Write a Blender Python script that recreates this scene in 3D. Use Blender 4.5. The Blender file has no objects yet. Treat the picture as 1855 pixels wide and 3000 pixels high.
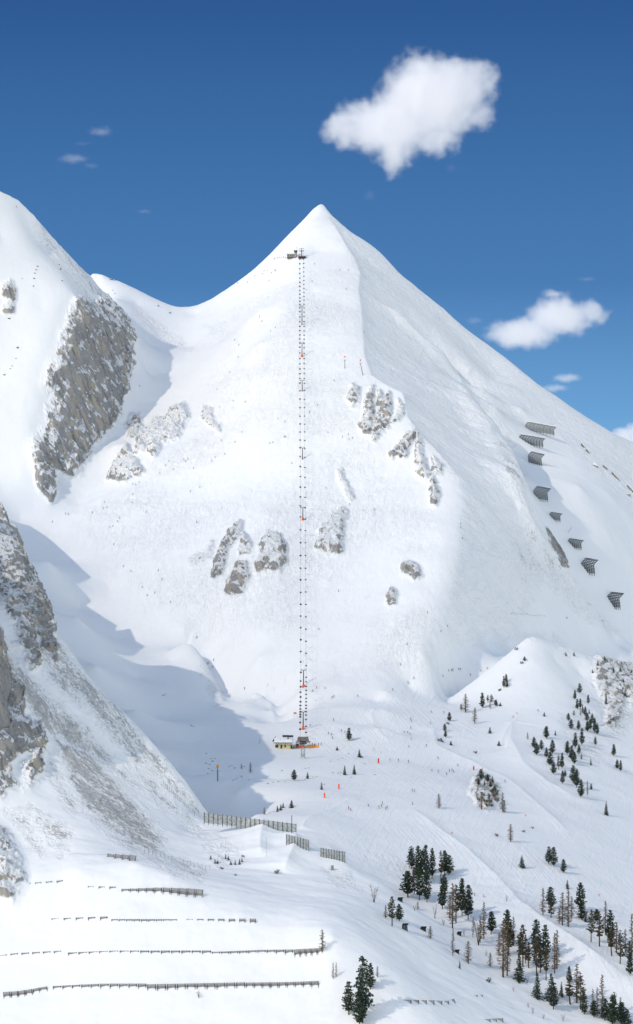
import bpy, bmesh, math, random
import numpy as np
from mathutils import Vector, Matrix, Euler

# ------------------------------------------------------------ camera, sky, sun, exposure
SC = bpy.context.scene
COL = SC.collection
F = 6950.0                       # focal length in photograph pixels (1855 x 3000)
PITCH = math.radians(1.69)
cam_d = bpy.data.cameras.new("camera")
cam = bpy.data.objects.new("camera", cam_d)
COL.objects.link(cam)
cam_d.sensor_width = 36.0
cam_d.lens = 36.0 * F / 3000.0
cam_d.clip_start = 5.0
cam_d.clip_end = 30000.0
cam.rotation_euler = (math.radians(90) - PITCH, 0, 0)
SC.camera = cam

SUN_EL = math.radians(38.0)
SUN_AZ = math.radians(33.0)      # sun stands to the left, this much towards the camera
SUN = np.array([-math.cos(SUN_EL) * math.cos(SUN_AZ), -math.cos(SUN_EL) * math.sin(SUN_AZ), math.sin(SUN_EL)])
world = bpy.data.worlds.new("World")
SC.world = world
world.use_nodes = True
wn = world.node_tree
bg = wn.nodes["Background"]
sky = wn.nodes.new("ShaderNodeTexSky")
sky.sky_type = 'NISHITA'
sky.sun_disc = False
sky.sun_elevation = SUN_EL
sky.sun_rotation = math.atan2(SUN[0], SUN[1])
sky.altitude = 2300.0
sky.air_density = 1.0
sky.dust_density = 0.6
sky.ozone_density = 2.0
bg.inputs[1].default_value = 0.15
def wnode(kind, **kw):
    n = wn.nodes.new(kind)
    for k, v in kw.items():
        setattr(n, k, v)
    return n
# deep blue sky in view (north), brightened on all other sides to lift snow shade
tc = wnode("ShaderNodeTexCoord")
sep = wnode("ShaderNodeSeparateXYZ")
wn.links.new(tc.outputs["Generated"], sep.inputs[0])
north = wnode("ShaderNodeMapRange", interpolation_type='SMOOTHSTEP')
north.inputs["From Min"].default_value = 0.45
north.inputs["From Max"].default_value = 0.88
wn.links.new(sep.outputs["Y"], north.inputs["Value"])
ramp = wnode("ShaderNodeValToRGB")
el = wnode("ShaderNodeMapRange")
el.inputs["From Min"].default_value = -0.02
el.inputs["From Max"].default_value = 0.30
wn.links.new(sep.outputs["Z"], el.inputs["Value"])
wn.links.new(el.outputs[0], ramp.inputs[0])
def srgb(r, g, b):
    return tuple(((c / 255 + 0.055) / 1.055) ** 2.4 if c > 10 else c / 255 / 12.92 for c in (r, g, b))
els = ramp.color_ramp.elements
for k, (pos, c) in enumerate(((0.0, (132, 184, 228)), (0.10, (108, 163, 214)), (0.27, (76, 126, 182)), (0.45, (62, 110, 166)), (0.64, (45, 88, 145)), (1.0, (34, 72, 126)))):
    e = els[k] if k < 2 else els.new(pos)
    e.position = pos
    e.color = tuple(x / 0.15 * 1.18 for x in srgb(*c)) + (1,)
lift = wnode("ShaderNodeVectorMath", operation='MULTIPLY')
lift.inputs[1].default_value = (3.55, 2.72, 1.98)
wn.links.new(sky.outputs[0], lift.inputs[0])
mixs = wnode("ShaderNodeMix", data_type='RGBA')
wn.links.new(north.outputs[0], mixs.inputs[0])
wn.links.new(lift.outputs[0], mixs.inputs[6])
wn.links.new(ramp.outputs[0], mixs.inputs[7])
low = wnode("ShaderNodeMapRange", interpolation_type='SMOOTHSTEP')   # added glow below the horizon, standing in for sunlit snowy country
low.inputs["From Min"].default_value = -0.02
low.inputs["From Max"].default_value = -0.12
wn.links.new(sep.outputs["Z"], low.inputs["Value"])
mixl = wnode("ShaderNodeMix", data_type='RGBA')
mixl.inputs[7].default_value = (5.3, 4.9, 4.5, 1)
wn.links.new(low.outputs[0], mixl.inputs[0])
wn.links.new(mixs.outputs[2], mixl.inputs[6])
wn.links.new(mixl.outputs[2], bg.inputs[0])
sun_d = bpy.data.lights.new("sun", 'SUN')
sun_d.energy = 2.0
sun_d.angle = math.radians(0.5)
sun_d.color = (1.0, 0.89, 0.73)
sun = bpy.data.objects.new("sun", sun_d)
COL.objects.link(sun)
sun.rotation_euler = Vector(SUN).to_track_quat('Z', 'Y').to_euler()
SC.view_settings.view_transform = 'Standard'
SC.view_settings.look = 'None'
SC.view_settings.exposure = -0.24
SC.view_settings.gamma = 1.0
SC.cycles.max_bounces = 14
SC.cycles.diffuse_bounces = 3
SC.cycles.glossy_bounces = 2
SC.cycles.transparent_max_bounces = 8
SC.cycles.volume_bounces = 12
SC.render.film_transparent = False

# ------------------------------------------------------------ points of the place
cp, sp = math.cos(PITCH), math.sin(PITCH)
def ray(u, v):
    a = (u - 927.5) / F
    b = (1500.0 - v) / F
    y = cp + b * sp
    return a / y, (b * cp - sp) / y          # x and z per metre of distance
def P(u, v, D):
    rx, rz = ray(u, v)
    return (rx * D, D, rz * D)
def px(x, y, z):                              # world -> photograph pixel (arrays)
    f = y * cp - z * sp
    u = 927.5 + F * x / f
    v = 1500.0 - F * (z * cp + y * sp) / f
    return u, v
def pl(u, v, anchor, a, b):
    """distance at which the sight line meets the plane through anchor with gradients a (x) and b (y)"""
    x0, y0, z0 = P(*anchor)
    rx, rz = ray(u, v)
    return (z0 - a * x0 - b * y0) / (rz - a * rx - b)
def link(o):
    COL.objects.link(o)
    return o
# ------------------------------------------------------------ relief: ridges, hollows and slopes in metres
CT = []                                        # control points x, y, z
VIS = []
LAM = []                                       # how loosely the surface follows each point
def add(u, v, D, vis=True, lam=7.0):
    x, y, z = P(u, v, D)
    CT.append((x, y, z)); VIS.append((u, v, D, vis)); LAM.append(lam)
def hid(x, y, z):
    CT.append((x, y, z)); VIS.append((0, 0, 0, False)); LAM.append(3.0)
def LD(v):                                     # distance of the lift line seen at height v
    return float(np.interp(v, [740, 800, 900, 1000, 1150, 1300, 1450, 1600, 1800, 1950, 2010, 2070, 2120, 2175], [2130, 2085, 2015, 1948, 1868, 1800, 1735, 1672, 1605, 1553, 1520, 1478, 1438, 1400]))
_CV = [600, 690, 765, 808, 915, 1010, 1110, 1160, 1230, 1300, 1405, 1560, 1760, 1945]
_CU = [943, 993, 1040, 1055, 1060, 1066, 1090, 1180, 1195, 1250, 1350, 1350, 1320, 1262]
_CO = [0, 0, 0, 8, 4, -2, -8, -15, -16, -18, -22, -22, -15, -5]
def CD(v):                                     # distance of the edge between sun and shade
    if v < 800:
        return float(np.interp(v, [600, 632, 665, 690, 735, 765, 800], [2227, 2205, 2182, 2164, 2135, 2118, 2098]))
    return LD(v) + float(np.interp(v, _CV, _CO))
def FD(u, v, a=-0.93, b=0.5):                  # distance of the shaded flank
    return pl(u, v, (float(np.interp(v, _CV, _CU)), v, CD(v)), a, b)
def line(pts, step=22.0, back=(), side=()):
    out = []
    for (p, q) in zip(pts[:-1], pts[1:]):
        n = max(1, int(math.hypot(q[0] - p[0], q[1] - p[1]) / step))
        for i in range(n):
            t = i / n
            out.append(tuple(p[k] * (1 - t) + q[k] * t for k in range(3)))
    out.append(pts[-1])
    for u, v, D in out:
        add(u, v, D, True, 0.4)
    for k, (u, v, D) in enumerate(out):
        if k % 2 == 0:
            x, y, z = P(u, v, D)
            for dD, dz in back:
                hid(x * (D + dD) / D, y + dD, z - dz)
def pts(*a):
    for p in a:
        add(*p)

BACK = ((22, 16), (110, 95), (320, 270))
# the pointed peak: left skyline, summit, right skyline
line([(512, 900, 2188), (570, 898, 2190), (620, 878, 2194), (680, 840, 2200), (757, 786, 2200), (800, 740, 2204), (840, 698, 2210), (880, 655, 2218),
      (915, 615, 2225), (937, 598, 2230), (948, 598, 2231)], 26, BACK)
line([(u, v, min(FD(u, v), 2260)) for u, v in ((948, 599), (965, 620), (993, 648), (1040, 690), (1085, 720), (1130, 757),
      (1175, 805), (1240, 857), (1300, 905), (1350, 950), (1430, 1012), (1510, 1076), (1600, 1142),
      (1680, 1200), (1720, 1230), (1780, 1267), (1855, 1302), (1950, 1370), (2150, 1560), (2400, 1800))], 30, BACK)
# edge between the sunny face and the shaded flank
line([(u, v, CD(v)) for u, v in ((943, 602), (958, 632), (978, 665), (993, 690), (1020, 735), (1040, 765), (1055, 808), (1051, 860), (1060, 915), (1062, 950),
      (1066, 1010), (1068, 1050), (1090, 1110), (1130, 1135), (1180, 1160), (1190, 1195), (1195, 1230), (1220, 1265), (1250, 1300), (1290, 1340), (1330, 1380), (1350, 1405))], 14)
line([(u, v, CD(v)) for u, v in ((1350, 1405), (1356, 1470), (1350, 1560), (1335, 1660), (1320, 1760), (1295, 1850), (1262, 1945))], 30)
# sunny face
pts((900, 680, 2172), (950, 680, 2170), (870, 740, 2130), (930, 745, 2132), (990, 750, 2124), (800, 790, 2125), (740, 840, 2140))
for v in (800, 900, 1000, 1100, 1200, 1300, 1400, 1500, 1600, 1700, 1800, 1900, 1960, 2010, 2070, 2120):
    for u in (760, 885, 1000, 1130, 1240):
        if u < np.interp(v, _CV, _CU) - 30 and not (u < 800 and (v < 870 or v > 1950)):
            add(u, v, LD(v) + (14 if u == 760 and v < 1500 else 0) - (0.06 * max(0, u - 885) if v > 950 else 0))
pts((650, 900, 2150), (650, 1000, 2070), (650, 1120, 1972), (650, 1250, 1880), (640, 1400, 1790), (640, 1560, 1718), (650, 1750, 1645), (660, 1880, 1602),
    (570, 930, 2165), (550, 1020, 2105), (540, 1120, 2010), (540, 1250, 1910), (520, 1400, 1812), (500, 1550, 1738), (520, 1700, 1678), (540, 1820, 1632), (560, 1890, 1604),
    (440, 1250, 1930), (400, 1350, 1858), (400, 1500, 1780), (400, 1650, 1716), (420, 1780, 1666), (300, 1450, 1822), (300, 1600, 1756), (320, 1730, 1700),
    (200, 1530, 1805), (200, 1650, 1748), (150, 1560, 1800), (60, 1530, 1815))
# bowl below the sunny face
pts((230, 1800, 1668), (350, 1880, 1632), (440, 1900, 1618), (400, 2000, 1560), (500, 1950, 1592), (500, 2050, 1512), (450, 2120, 1480), (600, 2120, 1455), (650, 2160, 1418), (560, 2180, 1402),
    (700, 2100, 1472), (740, 2150, 1430), (800, 2185, 1398), (860, 2190, 1396), (700, 2200, 1370), (960, 2180, 1402), (1040, 2130, 1440), (1000, 2060, 1490), (900, 2210, 1378), (885, 2225, 1362))
# two small moraine crests
line([(545, 1895, 1610), (575, 1910, 1604), (600, 1945, 1592), (622, 1990, 1578), (640, 2035, 1560), (658, 2062, 1548)], 12, ((12, 11),))
pts((560, 1960, 1580), (590, 2030, 1550), (620, 2080, 1520))
line([(745, 2042, 1535), (775, 2052, 1530), (795, 2078, 1518), (805, 2112, 1500), (812, 2140, 1482)], 12, ((12, 9),))
pts((740, 2100, 1490), (720, 2060, 1512))
# left mountain: skyline, rib above the cliff
line([(-300, 520, 1960), (-120, 530, 1985), (0, 558, 2010), (57, 588, 2020), (100, 630, 2030), (155, 698, 2045), (205, 757, 2060), (235, 785, 2068), (262, 803, 2076)], 25, BACK)
line([(225, 806, 2182), (265, 803, 2181), (300, 806, 2180), (320, 816, 2182), (345, 822, 2186), (400, 848, 2190), (455, 876, 2190), (512, 900, 2188)], 25, BACK)
line([(100, 700, 2020), (150, 755, 2010), (190, 805, 1995), (222, 865, 1975), (232, 890, 1968), (205, 925, 1955), (190, 980, 1938), (165, 1060, 1915), (140, 1110, 1902), (120, 1180, 1885), (108, 1260, 1868),
      (100, 1320, 1852), (115, 1370, 1845), (135, 1420, 1838), (150, 1465, 1830)], 16)
pts((0, 700, 1985), (60, 800, 1965), (0, 900, 1942), (120, 900, 1950), (60, 1020, 1915), (0, 1100, 1895), (40, 1200, 1875), (0, 1300, 1852), (60, 1380, 1838), (0, 1420, 1832), (100, 1480, 1826),
    (-150, 700, 1975), (-150, 1000, 1905), (-150, 1300, 1840))
# cliff face and its foot
line([(262, 803, 2076), (300, 860, 2062), (340, 905, 2050), (370, 955, 2038), (385, 1000, 2028), (378, 1070, 2010), (370, 1130, 1990), (350, 1190, 1965), (318, 1245, 1940), (285, 1275, 1922),
      (258, 1300, 1908), (250, 1345, 1888), (222, 1380, 1872), (150, 1395, 1858)], 18)
pts((270, 920, 1998), (300, 1000, 1992), (240, 1000, 1958), (280, 1100, 1958), (220, 1100, 1930), (250, 1200, 1925), (180, 1200, 1898), (200, 1290, 1890), (150, 1330, 1868), (320, 1100, 1975), (330, 960, 2018))
pts((420, 950, 2120), (440, 1020, 2085), (430, 1100, 2030), (410, 1180, 1985), (360, 1250, 1945), (300, 1320, 1905), (240, 1400, 1868), (190, 1440, 1850), (340, 860, 2140), (400, 900, 2160), (480, 1000, 2120),
    (480, 1100, 2040), (330, 1390, 1868), (230, 1480, 1836), (160, 1490, 1830))
# small cliffs on the left side of the sunny face
line([(340, 1300, 1900), (375, 1310, 1888), (400, 1340, 1868)], 20)
# shaded flank, cornice and rough rib
_RV = [905, 1062, 1210, 1315, 1480, 1610, 1775, 1900, 1960]
_RU = [1140, 1320, 1420, 1500, 1552, 1625, 1740, 1855, 1950]
_SV = [598, 648, 690, 757, 857, 950, 1012, 1142, 1230, 1302, 1370, 1560]
_SU = [948, 993, 1040, 1130, 1240, 1350, 1430, 1600, 1720, 1855, 1950, 2150]
for v in range(650, 1930, 60):
    uc = float(np.interp(v, _CV, _CU)); ur = float(np.interp(v, _RV, _RU)); us = float(np.interp(v, _SV, _SU)) if v < 1560 else 2150.0
    end = us if v < 905 else ur
    o = -float(np.interp(v, [1000, 1150, 1350, 1600, 1900], [0, 8, 14, 10, 4]))
    for u in np.arange(uc + 38, end - 25, 62):
        t = (u - uc) / max(1, end - uc)
        add(u, v, FD(u, v) + (o * t if v > 1000 else 0), True, 1.2)
    if 905 <= v < 1250:
        for u in np.arange(ur + 45, us - 25, 75):
            add(u, v, FD(u, v) + 4, True, 1.2)
line([(u, v, FD(u, v) - 8) for u, v in ((1140, 905), (1170, 930), (1205, 965), (1240, 1000), (1280, 1030), (1320, 1062))], 16, ((7, 5),))
line([(u, v, FD(u, v) - o) for u, v, o in ((1320, 1062, 3), (1350, 1110, 6), (1385, 1165, 14), (1420, 1210, 20), (1470, 1265, 26), (1500, 1315, 28), (1525, 1365, 29), (1542, 1420, 28), (1552, 1480, 26), (1565, 1535, 24),
      (1600, 1585, 20), (1625, 1610, 19), (1655, 1660, 18), (1690, 1715, 17), (1740, 1775, 16), (1800, 1840, 14), (1855, 1900, 14), (1950, 1990, 14))], 18, ((20, 26),))
for u, v, o in ((1430, 1080, 14), (1450, 1120, 26), (1490, 1190, 36), (1545, 1262, 42), (1590, 1340, 44), (1630, 1430, 44), (1660, 1510, 42), (1700, 1580, 36), (1760, 1660, 26), (1810, 1730, 24), (1870, 1800, 22),
    (1950, 1900, 20), (1640, 1260, 4), (1700, 1340, 4), (1780, 1440, 4), (1855, 1420, 0), (1855, 1520, 2), (1855, 1640, 12), (1780, 1560, 16), (1700, 1420, 10), (1950, 1500, 0), (2100, 1700, 0), (2100, 1900, 10)):
    add(u, v, FD(u, v) + o)
# bright knoll on the right and the flats below it
line([(1300, 2060, 1545), (1350, 2020, 1560), (1400, 1985, 1568), (1440, 1955, 1573), (1480, 1922, 1578), (1520, 1888, 1582), (1545, 1868, 1585), (1565, 1864, 1588), (1590, 1872, 1593), (1620, 1882, 1600), (1660, 1896, 1608), (1710, 1914, 1618), (1760, 1930, 1630)], 16, ((14, 9),))
pts((1800, 1938, 1642), (1855, 1940, 1650), (1560, 1930, 1562), (1630, 1950, 1580), (1700, 1990, 1590), (1740, 2060, 1562), (1800, 2060, 1570), (1855, 2060, 1572),
    (1500, 1990, 1545), (1430, 2030, 1540), (1380, 2080, 1512), (1440, 2090, 1500), (1350, 2130, 1470), (1500, 2055, 1520), (1570, 2050, 1520), (1640, 2020, 1545), (1640, 2090, 1508),
    (1480, 2130, 1468), (1560, 2140, 1462), (1620, 2160, 1450), (1500, 2200, 1412), (1580, 2240, 1392), (1660, 2220, 1415), (1720, 2130, 1490), (1690, 2320, 1345), (1740, 2220, 1440), (1780, 2150, 1500),
    (1855, 2160, 1510), (1850, 2260, 1440), (1800, 2330, 1370), (1855, 2380, 1345), (1640, 2350, 1322), (1950, 2250, 1470), (2100, 2300, 1450))
# ski run flats
pts((1100, 2070, 1500), (1200, 2030, 1535), (1250, 2080, 1500), (1250, 2150, 1445), (1150, 2160, 1432), (1100, 2220, 1375), (1200, 2240, 1350), (1320, 2200, 1405), (1400, 2260, 1365), (1300, 2290, 1312),
    (1000, 2230, 1350), (950, 2280, 1302), (1000, 2330, 1252), (1100, 2320, 1270), (1100, 2400, 1212), (1000, 2410, 1192), (1200, 2350, 1252), (1180, 2450, 1192), (1090, 2490, 1160), (1180, 2550, 1148), (1260, 2600, 1140),
    (1300, 2430, 1215), (1290, 2350, 1260), (1400, 2380, 1252), (1500, 2330, 1300), (1500, 2430, 1230), (1400, 2480, 1190), (1300, 2520, 1165), (1350, 2620, 1128), (1450, 2560, 1162), (1550, 2520, 1190), (1600, 2440, 1245),
    (1700, 2430, 1270), (1700, 2530, 1205), (1855, 2480, 1270), (1855, 2600, 1195), (1550, 2640, 1132), (1680, 2650, 1142), (1800, 2700, 1125), (1460, 2670, 1108), (1600, 2740, 1092), (1720, 2800, 1078), (1855, 2880, 1062),
    (1950, 2950, 1055), (2100, 2600, 1230), (2200, 2800, 1150))
# open ground between station and the big fence
pts((650, 2230, 1345), (760, 2240, 1330), (880, 2260, 1320), (700, 2300, 1262), (850, 2320, 1250), (950, 2340, 1238), (560, 2260, 1318), (620, 2350, 1215), (750, 2370, 1195), (880, 2390, 1185), (920, 2440, 1160), (980, 2480, 1150))
line([(590, 2272, 1300), (640, 2268, 1302), (690, 2277, 1295), (740, 2283, 1292), (800, 2280, 1300)], 25, ((8, 4),))
line([(635, 2262, 1298), (640, 2275, 1290), (655, 2290, 1280)], 12)
# foreground crest with the fences, drifts in front of it
line([(600, 2405, 1150), (660, 2412, 1145), (720, 2418, 1140), (780, 2405, 1132), (830, 2412, 1130), (865, 2440, 1125), (900, 2470, 1116), (930, 2482, 1110), (960, 2505, 1104), (1000, 2520, 1100), (1050, 2560, 1096), (1100, 2582, 1096),
      (1160, 2620, 1090), (1200, 2650, 1084), (1260, 2690, 1080)], 22, ((10, 6),))
line([(785, 2412, 1128), (770, 2440, 1118), (762, 2480, 1106), (765, 2520, 1092)], 14)
line([(870, 2450, 1118), (868, 2480, 1104), (850, 2520, 1090), (830, 2560, 1076)], 14)
pts((815, 2450, 1124), (800, 2500, 1104), (900, 2530, 1092), (930, 2560, 1080), (640, 2450, 1122), (700, 2470, 1112), (560, 2450, 1128), (620, 2520, 1090), (700, 2560, 1070), (560, 2560, 1074), (800, 2620, 1044), (900, 2640, 1040),
    (1000, 2600, 1068), (1050, 2640, 1052), (960, 2560, 1088), (1100, 2700, 1036), (1180, 2720, 1046), (1240, 2760, 1042), (1300, 2800, 1040), (1180, 2800, 1012), (1260, 2870, 1010), (1380, 2780, 1070), (1420, 2860, 1050),
    (1340, 2920, 1008), (1500, 2940, 1030), (1620, 2880, 1062), (1700, 2960, 1045), (1520, 2800, 1075), (1120, 2860, 982), (1200, 2940, 972), (1400, 3020, 985), (1700, 3060, 1010), (1855, 3040, 1030))
line([(935, 2645, 1036), (960, 2665, 1026), (1000, 2690, 1015), (975, 2740, 996)], 20)
FG = (500, 2700, 1010)
for (u, v) in ((0, 2560), (120, 2540), (230, 2540), (400, 2520), (500, 2560), (150, 2640), (300, 2620), (450, 2640), (600, 2640), (700, 2680), (0, 2680), (150, 2740), (300, 2740), (500, 2740), (700, 2760), (850, 2740), (50, 2830), (200, 2840),
               (400, 2840), (600, 2850), (800, 2840), (900, 2860), (0, 2920), (200, 2940), (400, 2940), (600, 2950), (800, 2950), (950, 2940), (1050, 2900), (100, 3040), (400, 3040), (700, 3040), (1000, 3030), (-200, 2700), (-200, 2950)):
    add(u, v, pl(u, v, FG, 0.05 if u > 200 else 0.12, 0.78))
# near left spur: its outline against the bowl, shaded side, lower sunny side
line([(-120, 1472, 1500), (-50, 1450, 1492), (0, 1448, 1480), (25, 1480, 1462), (48, 1530, 1430), (58, 1600, 1385), (85, 1665, 1330), (110, 1720, 1290), (140, 1775, 1250), (148, 1825, 1222), (175, 1865, 1212), (215, 1915, 1204), (240, 1950, 1200),
      (272, 1998, 1198), (330, 2055, 1195), (400, 2125, 1192), (450, 2180, 1188), (500, 2235, 1180), (545, 2290, 1170), (580, 2345, 1162)], 16, ((28, 34), (62, 62)))
SH = (150, 1830, 1196)
for (u, v, D) in ((0, 1560, 1372), (0, 1650, 1302), (0, 1750, 1232), (60, 1760, 1238), (0, 1850, 1178), (80, 1900, 1180), (160, 1960, 1182), (40, 2020, 1142), (130, 2060, 1148), (230, 2070, 1166), (320, 2140, 1168), (0, 2140, 1112),
                  (-150, 1520, 1400), (-150, 1700, 1235), (-150, 1900, 1150), (-300, 1800, 1180)):
    add(u, v, D)
for (u, v, D) in ((420, 2220, 1176), (480, 2300, 1162), (530, 2370, 1146), (560, 2400, 1142), (300, 2230, 1160), (200, 2170, 1148), (100, 2180, 1128), (50, 2260, 1110), (150, 2270, 1118), (260, 2320, 1116), (370, 2330, 1128), (450, 2400, 1118),
                  (60, 2370, 1085), (160, 2400, 1080), (280, 2420, 1082), (400, 2470, 1086), (500, 2480, 1098), (110, 2480, 1064), (0, 2440, 1072), (30, 2500, 1058), (-150, 2200, 1110), (-150, 2450, 1060), (-300, 2300, 1080)):
    add(u, v, D)
# valley floor hidden behind the spur and around the far sides
for (x, y, z) in ((-110, 1340, -165), (-110, 1430, -160), (-140, 1500, -140), (-80, 1290, -180), (-160, 1580, -115), (-190, 1680, -82),
                  (-300, 1350, -95), (-330, 1450, -95), (-280, 1250, -110), (-330, 1550, -85), (-350, 1650, -60),
                  (0, 760, -330), (-150, 760, -330), (200, 760, -330), (-300, 800, -300), (300, 1000, -250), (300, 800, -320)):
    hid(x, y, z)

CT = np.array(CT)
NC = len(CT)
def rbf_fit(C):
    d = np.hypot(C[:, None, 0] - C[None, :, 0], C[:, None, 1] - C[None, :, 1])
    A = np.zeros((NC + 3, NC + 3))
    A[:NC, :NC] = d - np.diag(LAM)
    A[:NC, NC] = 1; A[:NC, NC + 1] = C[:, 0] / 1000; A[:NC, NC + 2] = C[:, 1] / 1000
    A[NC:, :NC] = A[:NC, NC:].T
    b = np.concatenate([C[:, 2], np.zeros(3)])
    return np.linalg.solve(A, b)
W = rbf_fit(CT)
def rbf(x, y):
    out = np.empty(x.size)
    X, Y = x.ravel(), y.ravel()
    for s in range(0, X.size, 20000):
        e = s + 20000
        d = np.hypot(X[s:e, None] - CT[None, :, 0], Y[s:e, None] - CT[None, :, 1])
        out[s:e] = d @ W[:NC] + W[NC] + W[NC + 1] * X[s:e] / 1000 + W[NC + 2] * Y[s:e] / 1000
    return out.reshape(x.shape)

# grid: columns fan out with distance, rows are spaced by distance
NU, NV = 961, 1601
GA = (np.linspace(-480, 2280, NU) - 927.5) / F
GY = 720.0 * (2420.0 / 720.0) ** np.linspace(0, 1, NV)
Z2 = rbf(GA[None, ::2] * GY[::2, None], np.repeat(GY[::2, None], (NU + 1) // 2, 1))
def up(Z, n, axis):
    """cubic interpolation from every second row or column to all"""
    Z = np.moveaxis(Z, axis, 0)
    out = np.empty((n,) + Z.shape[1:])
    out[::2] = Z
    Zp = np.concatenate([2 * Z[:1] - Z[1:2], Z, 2 * Z[-1:] - Z[-2:-1]])
    out[1::2] = (-Zp[:-3] + 9 * Zp[1:-2] + 9 * Zp[2:-1] - Zp[3:]) / 16
    return np.moveaxis(out, 0, axis)
GZ = up(up(Z2, NV, 0), NU, 1)
for _ in range(2):                             # soften the cusps at the points
    Zp = np.pad(GZ, 1, mode='edge')
    GZ = (Zp[:-2, 1:-1] + Zp[2:, 1:-1] + Zp[1:-1, :-2] + Zp[1:-1, 2:] + 4 * GZ) / 8
GX = GA[None, :] * GY[:, None]
GYY = np.repeat(GY[:, None], NU, 1)

def zbase(x, y):
    """height of the mesh under (x, y), bilinear"""
    a = (x / y - GA[0]) / (GA[1] - GA[0])
    r = np.log(y / 720.0) / np.log(2420.0 / 720.0) * (NV - 1)
    i = np.clip(np.floor(a).astype(int), 0, NU - 2); j = np.clip(np.floor(r).astype(int), 0, NV - 2)
    fa, fr = a - i, r - j
    return (GZ[j, i] * (1 - fa) + GZ[j, i + 1] * fa) * (1 - fr) + (GZ[j + 1, i] * (1 - fa) + GZ[j + 1, i + 1] * fa) * fr
def hit(u, v, d0=900.0, d1=2380.0):
    """first point where the sight line through a photograph pixel meets the ground"""
    rx, rz = ray(u, v)
    D = np.arange(d0, d1, 1.0)
    g = rz * D - zbase(rx * D, D)
    k = np.where((g[:-1] > 0) & (g[1:] <= 0))[0]
    if len(k) == 0:
        return None
    k = k[0]
    t = g[k] / (g[k] - g[k + 1])
    D = D[k] + t
    return Vector((rx * D, D, rz * D))

# jagged crest added out of view on the left, shaped to shadow the bowl
SHADE = [(52, 1530), (90, 1540), (150, 1580), (200, 1625), (232, 1655), (272, 1692), (228, 1712), (270, 1762), (252, 1772), (300, 1802), (345, 1830), (383, 1840), (338, 1850), (400, 1878), (428, 1895),
         (308, 1906), (400, 1922), (500, 1950), (575, 1972), (592, 2000), (566, 2035), (600, 2068), (656, 2088), (664, 2112), (701, 2129), (695, 2150), (725, 2156), (775, 2170), (800, 2203), (758, 2227), (720, 2269), (770, 2288), (725, 2302), (690, 2318), (672, 2340)]
CRU = -70.0
CREST = []
for u, v in SHADE:
    p = hit(u, v, 1250)
    if p is None or p.y < 1262:
        continue
    rxc = (CRU - 927.5) / F
    t = (p.x - rxc * p.y) / (-SUN[0] + rxc * SUN[1])   # p + t*SUN on the plane x = rxc*y
    cy1 = p.y + t * SUN[1]
    CREST.append((cy1, p.z + t * SUN[2] - (10.0 if 1345 < cy1 < 1470 else (5.0 if cy1 < 1486 and cy1 > 1340 else 0))))
CREST += [(1110.0, -118.0), (1125.0, -84.0), (1150.0, -60.0)]
CREST.sort()
cy_ = np.array([c[0] for c in CREST]); cz_ = np.array([c[1] for c in CREST])
_m = GYY_ = np.repeat(GY[:, None], NU, 1)
_prof = np.interp(GY, cy_, cz_)
_prof = _prof - 2.2 * np.clip(cy_[0] - GY, 0, None) - 1.2 * np.clip(GY - cy_[-1], 0, None)
_ug = GA[None, :] * F + 927.5
_cap = (_ug < 90) & (GY[:, None] > 1200) & (GY[:, None] < 1545)
GZ = np.where(_cap, np.minimum(GZ, _prof[:, None] - 3.0 + 0.05 * np.clip(_ug, 0, None)), GZ)
_dx = GX - (CRU - 927.5) / F * GY[:, None]
_tent = _prof[:, None] - np.where(_dx > 0, 3.6, 1.1) * np.abs(_dx)
GZ = np.where(_tent > GZ, _tent, GZ)

# sharp snow lips along ridge edges
def lip(poly, d0, d1, h, wl, wr):
    global GZ
    Pt = []
    for u, v in poly:
        p = hit(u, v, d0, d1)
        if p is not None:
            Pt.append((p.x, p.y))
    if len(Pt) < 2:
        return
    xs = [p[0] for p in Pt]; ys = [p[1] for p in Pt]
    m = (GX > min(xs) - 60) & (GX < max(xs) + 60) & (GYY_ > min(ys) - 60) & (GYY_ < max(ys) + 60)
    X, Y = GX[m], GYY_[m]
    best = np.full(X.shape, 1e9); side = np.zeros(X.shape); tt = np.zeros(X.shape)
    n = len(Pt) - 1
    for k in range(n):
        (x1, y1), (x2, y2) = Pt[k], Pt[k + 1]
        ex, ey = x2 - x1, y2 - y1
        t = np.clip(((X - x1) * ex + (Y - y1) * ey) / (ex * ex + ey * ey + 1e-6), 0, 1)
        d = np.hypot(X - x1 - t * ex, Y - y1 - t * ey)
        s = np.sign((X - x1) * ey - (Y - y1) * ex)
        w = d < best
        best[w] = d[w]; side[w] = s[w]; tt[w] = (k + t[w]) / n
    wd = np.where(side < 0, wr, wl)
    end = np.clip(tt / 0.06, 0, 1) * np.clip((1 - tt) / 0.12, 0, 1)
    GZ[m] += h * end * np.exp(-best / wd)
lip([(958, 634), (978, 667), (993, 692), (1020, 737), (1040, 767), (1055, 810), (1051, 862), (1060, 917), (1062, 952), (1066, 1012), (1068, 1052), (1090, 1112), (1130, 1137), (1180, 1162), (1190, 1197), (1195, 1232), (1220, 1267), (1250, 1302), (1290, 1342), (1330, 1382), (1350, 1407)], 1500, 2300, 3.6, 26, 3.5)
lip([(1140, 907), (1170, 932), (1205, 967), (1240, 1002), (1280, 1032), (1320, 1064)], 1700, 2300, 4.5, 11, 4)
lip([(548, 1897), (575, 1912), (600, 1947), (622, 1992), (640, 2037), (656, 2063)], 1400, 1800, 4.0, 22, 5)
lip([(742, 2046), (775, 2055), (795, 2080), (805, 2112)], 1350, 1800, 4.0, 20, 6)
lip([(770, 2408), (768, 2440), (762, 2480), (765, 2520)], 950, 1180, 3.0, 14, 5)
lip([(868, 2452), (866, 2482), (850, 2522), (832, 2558)], 950, 1180, 3.5, 14, 4)
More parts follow.
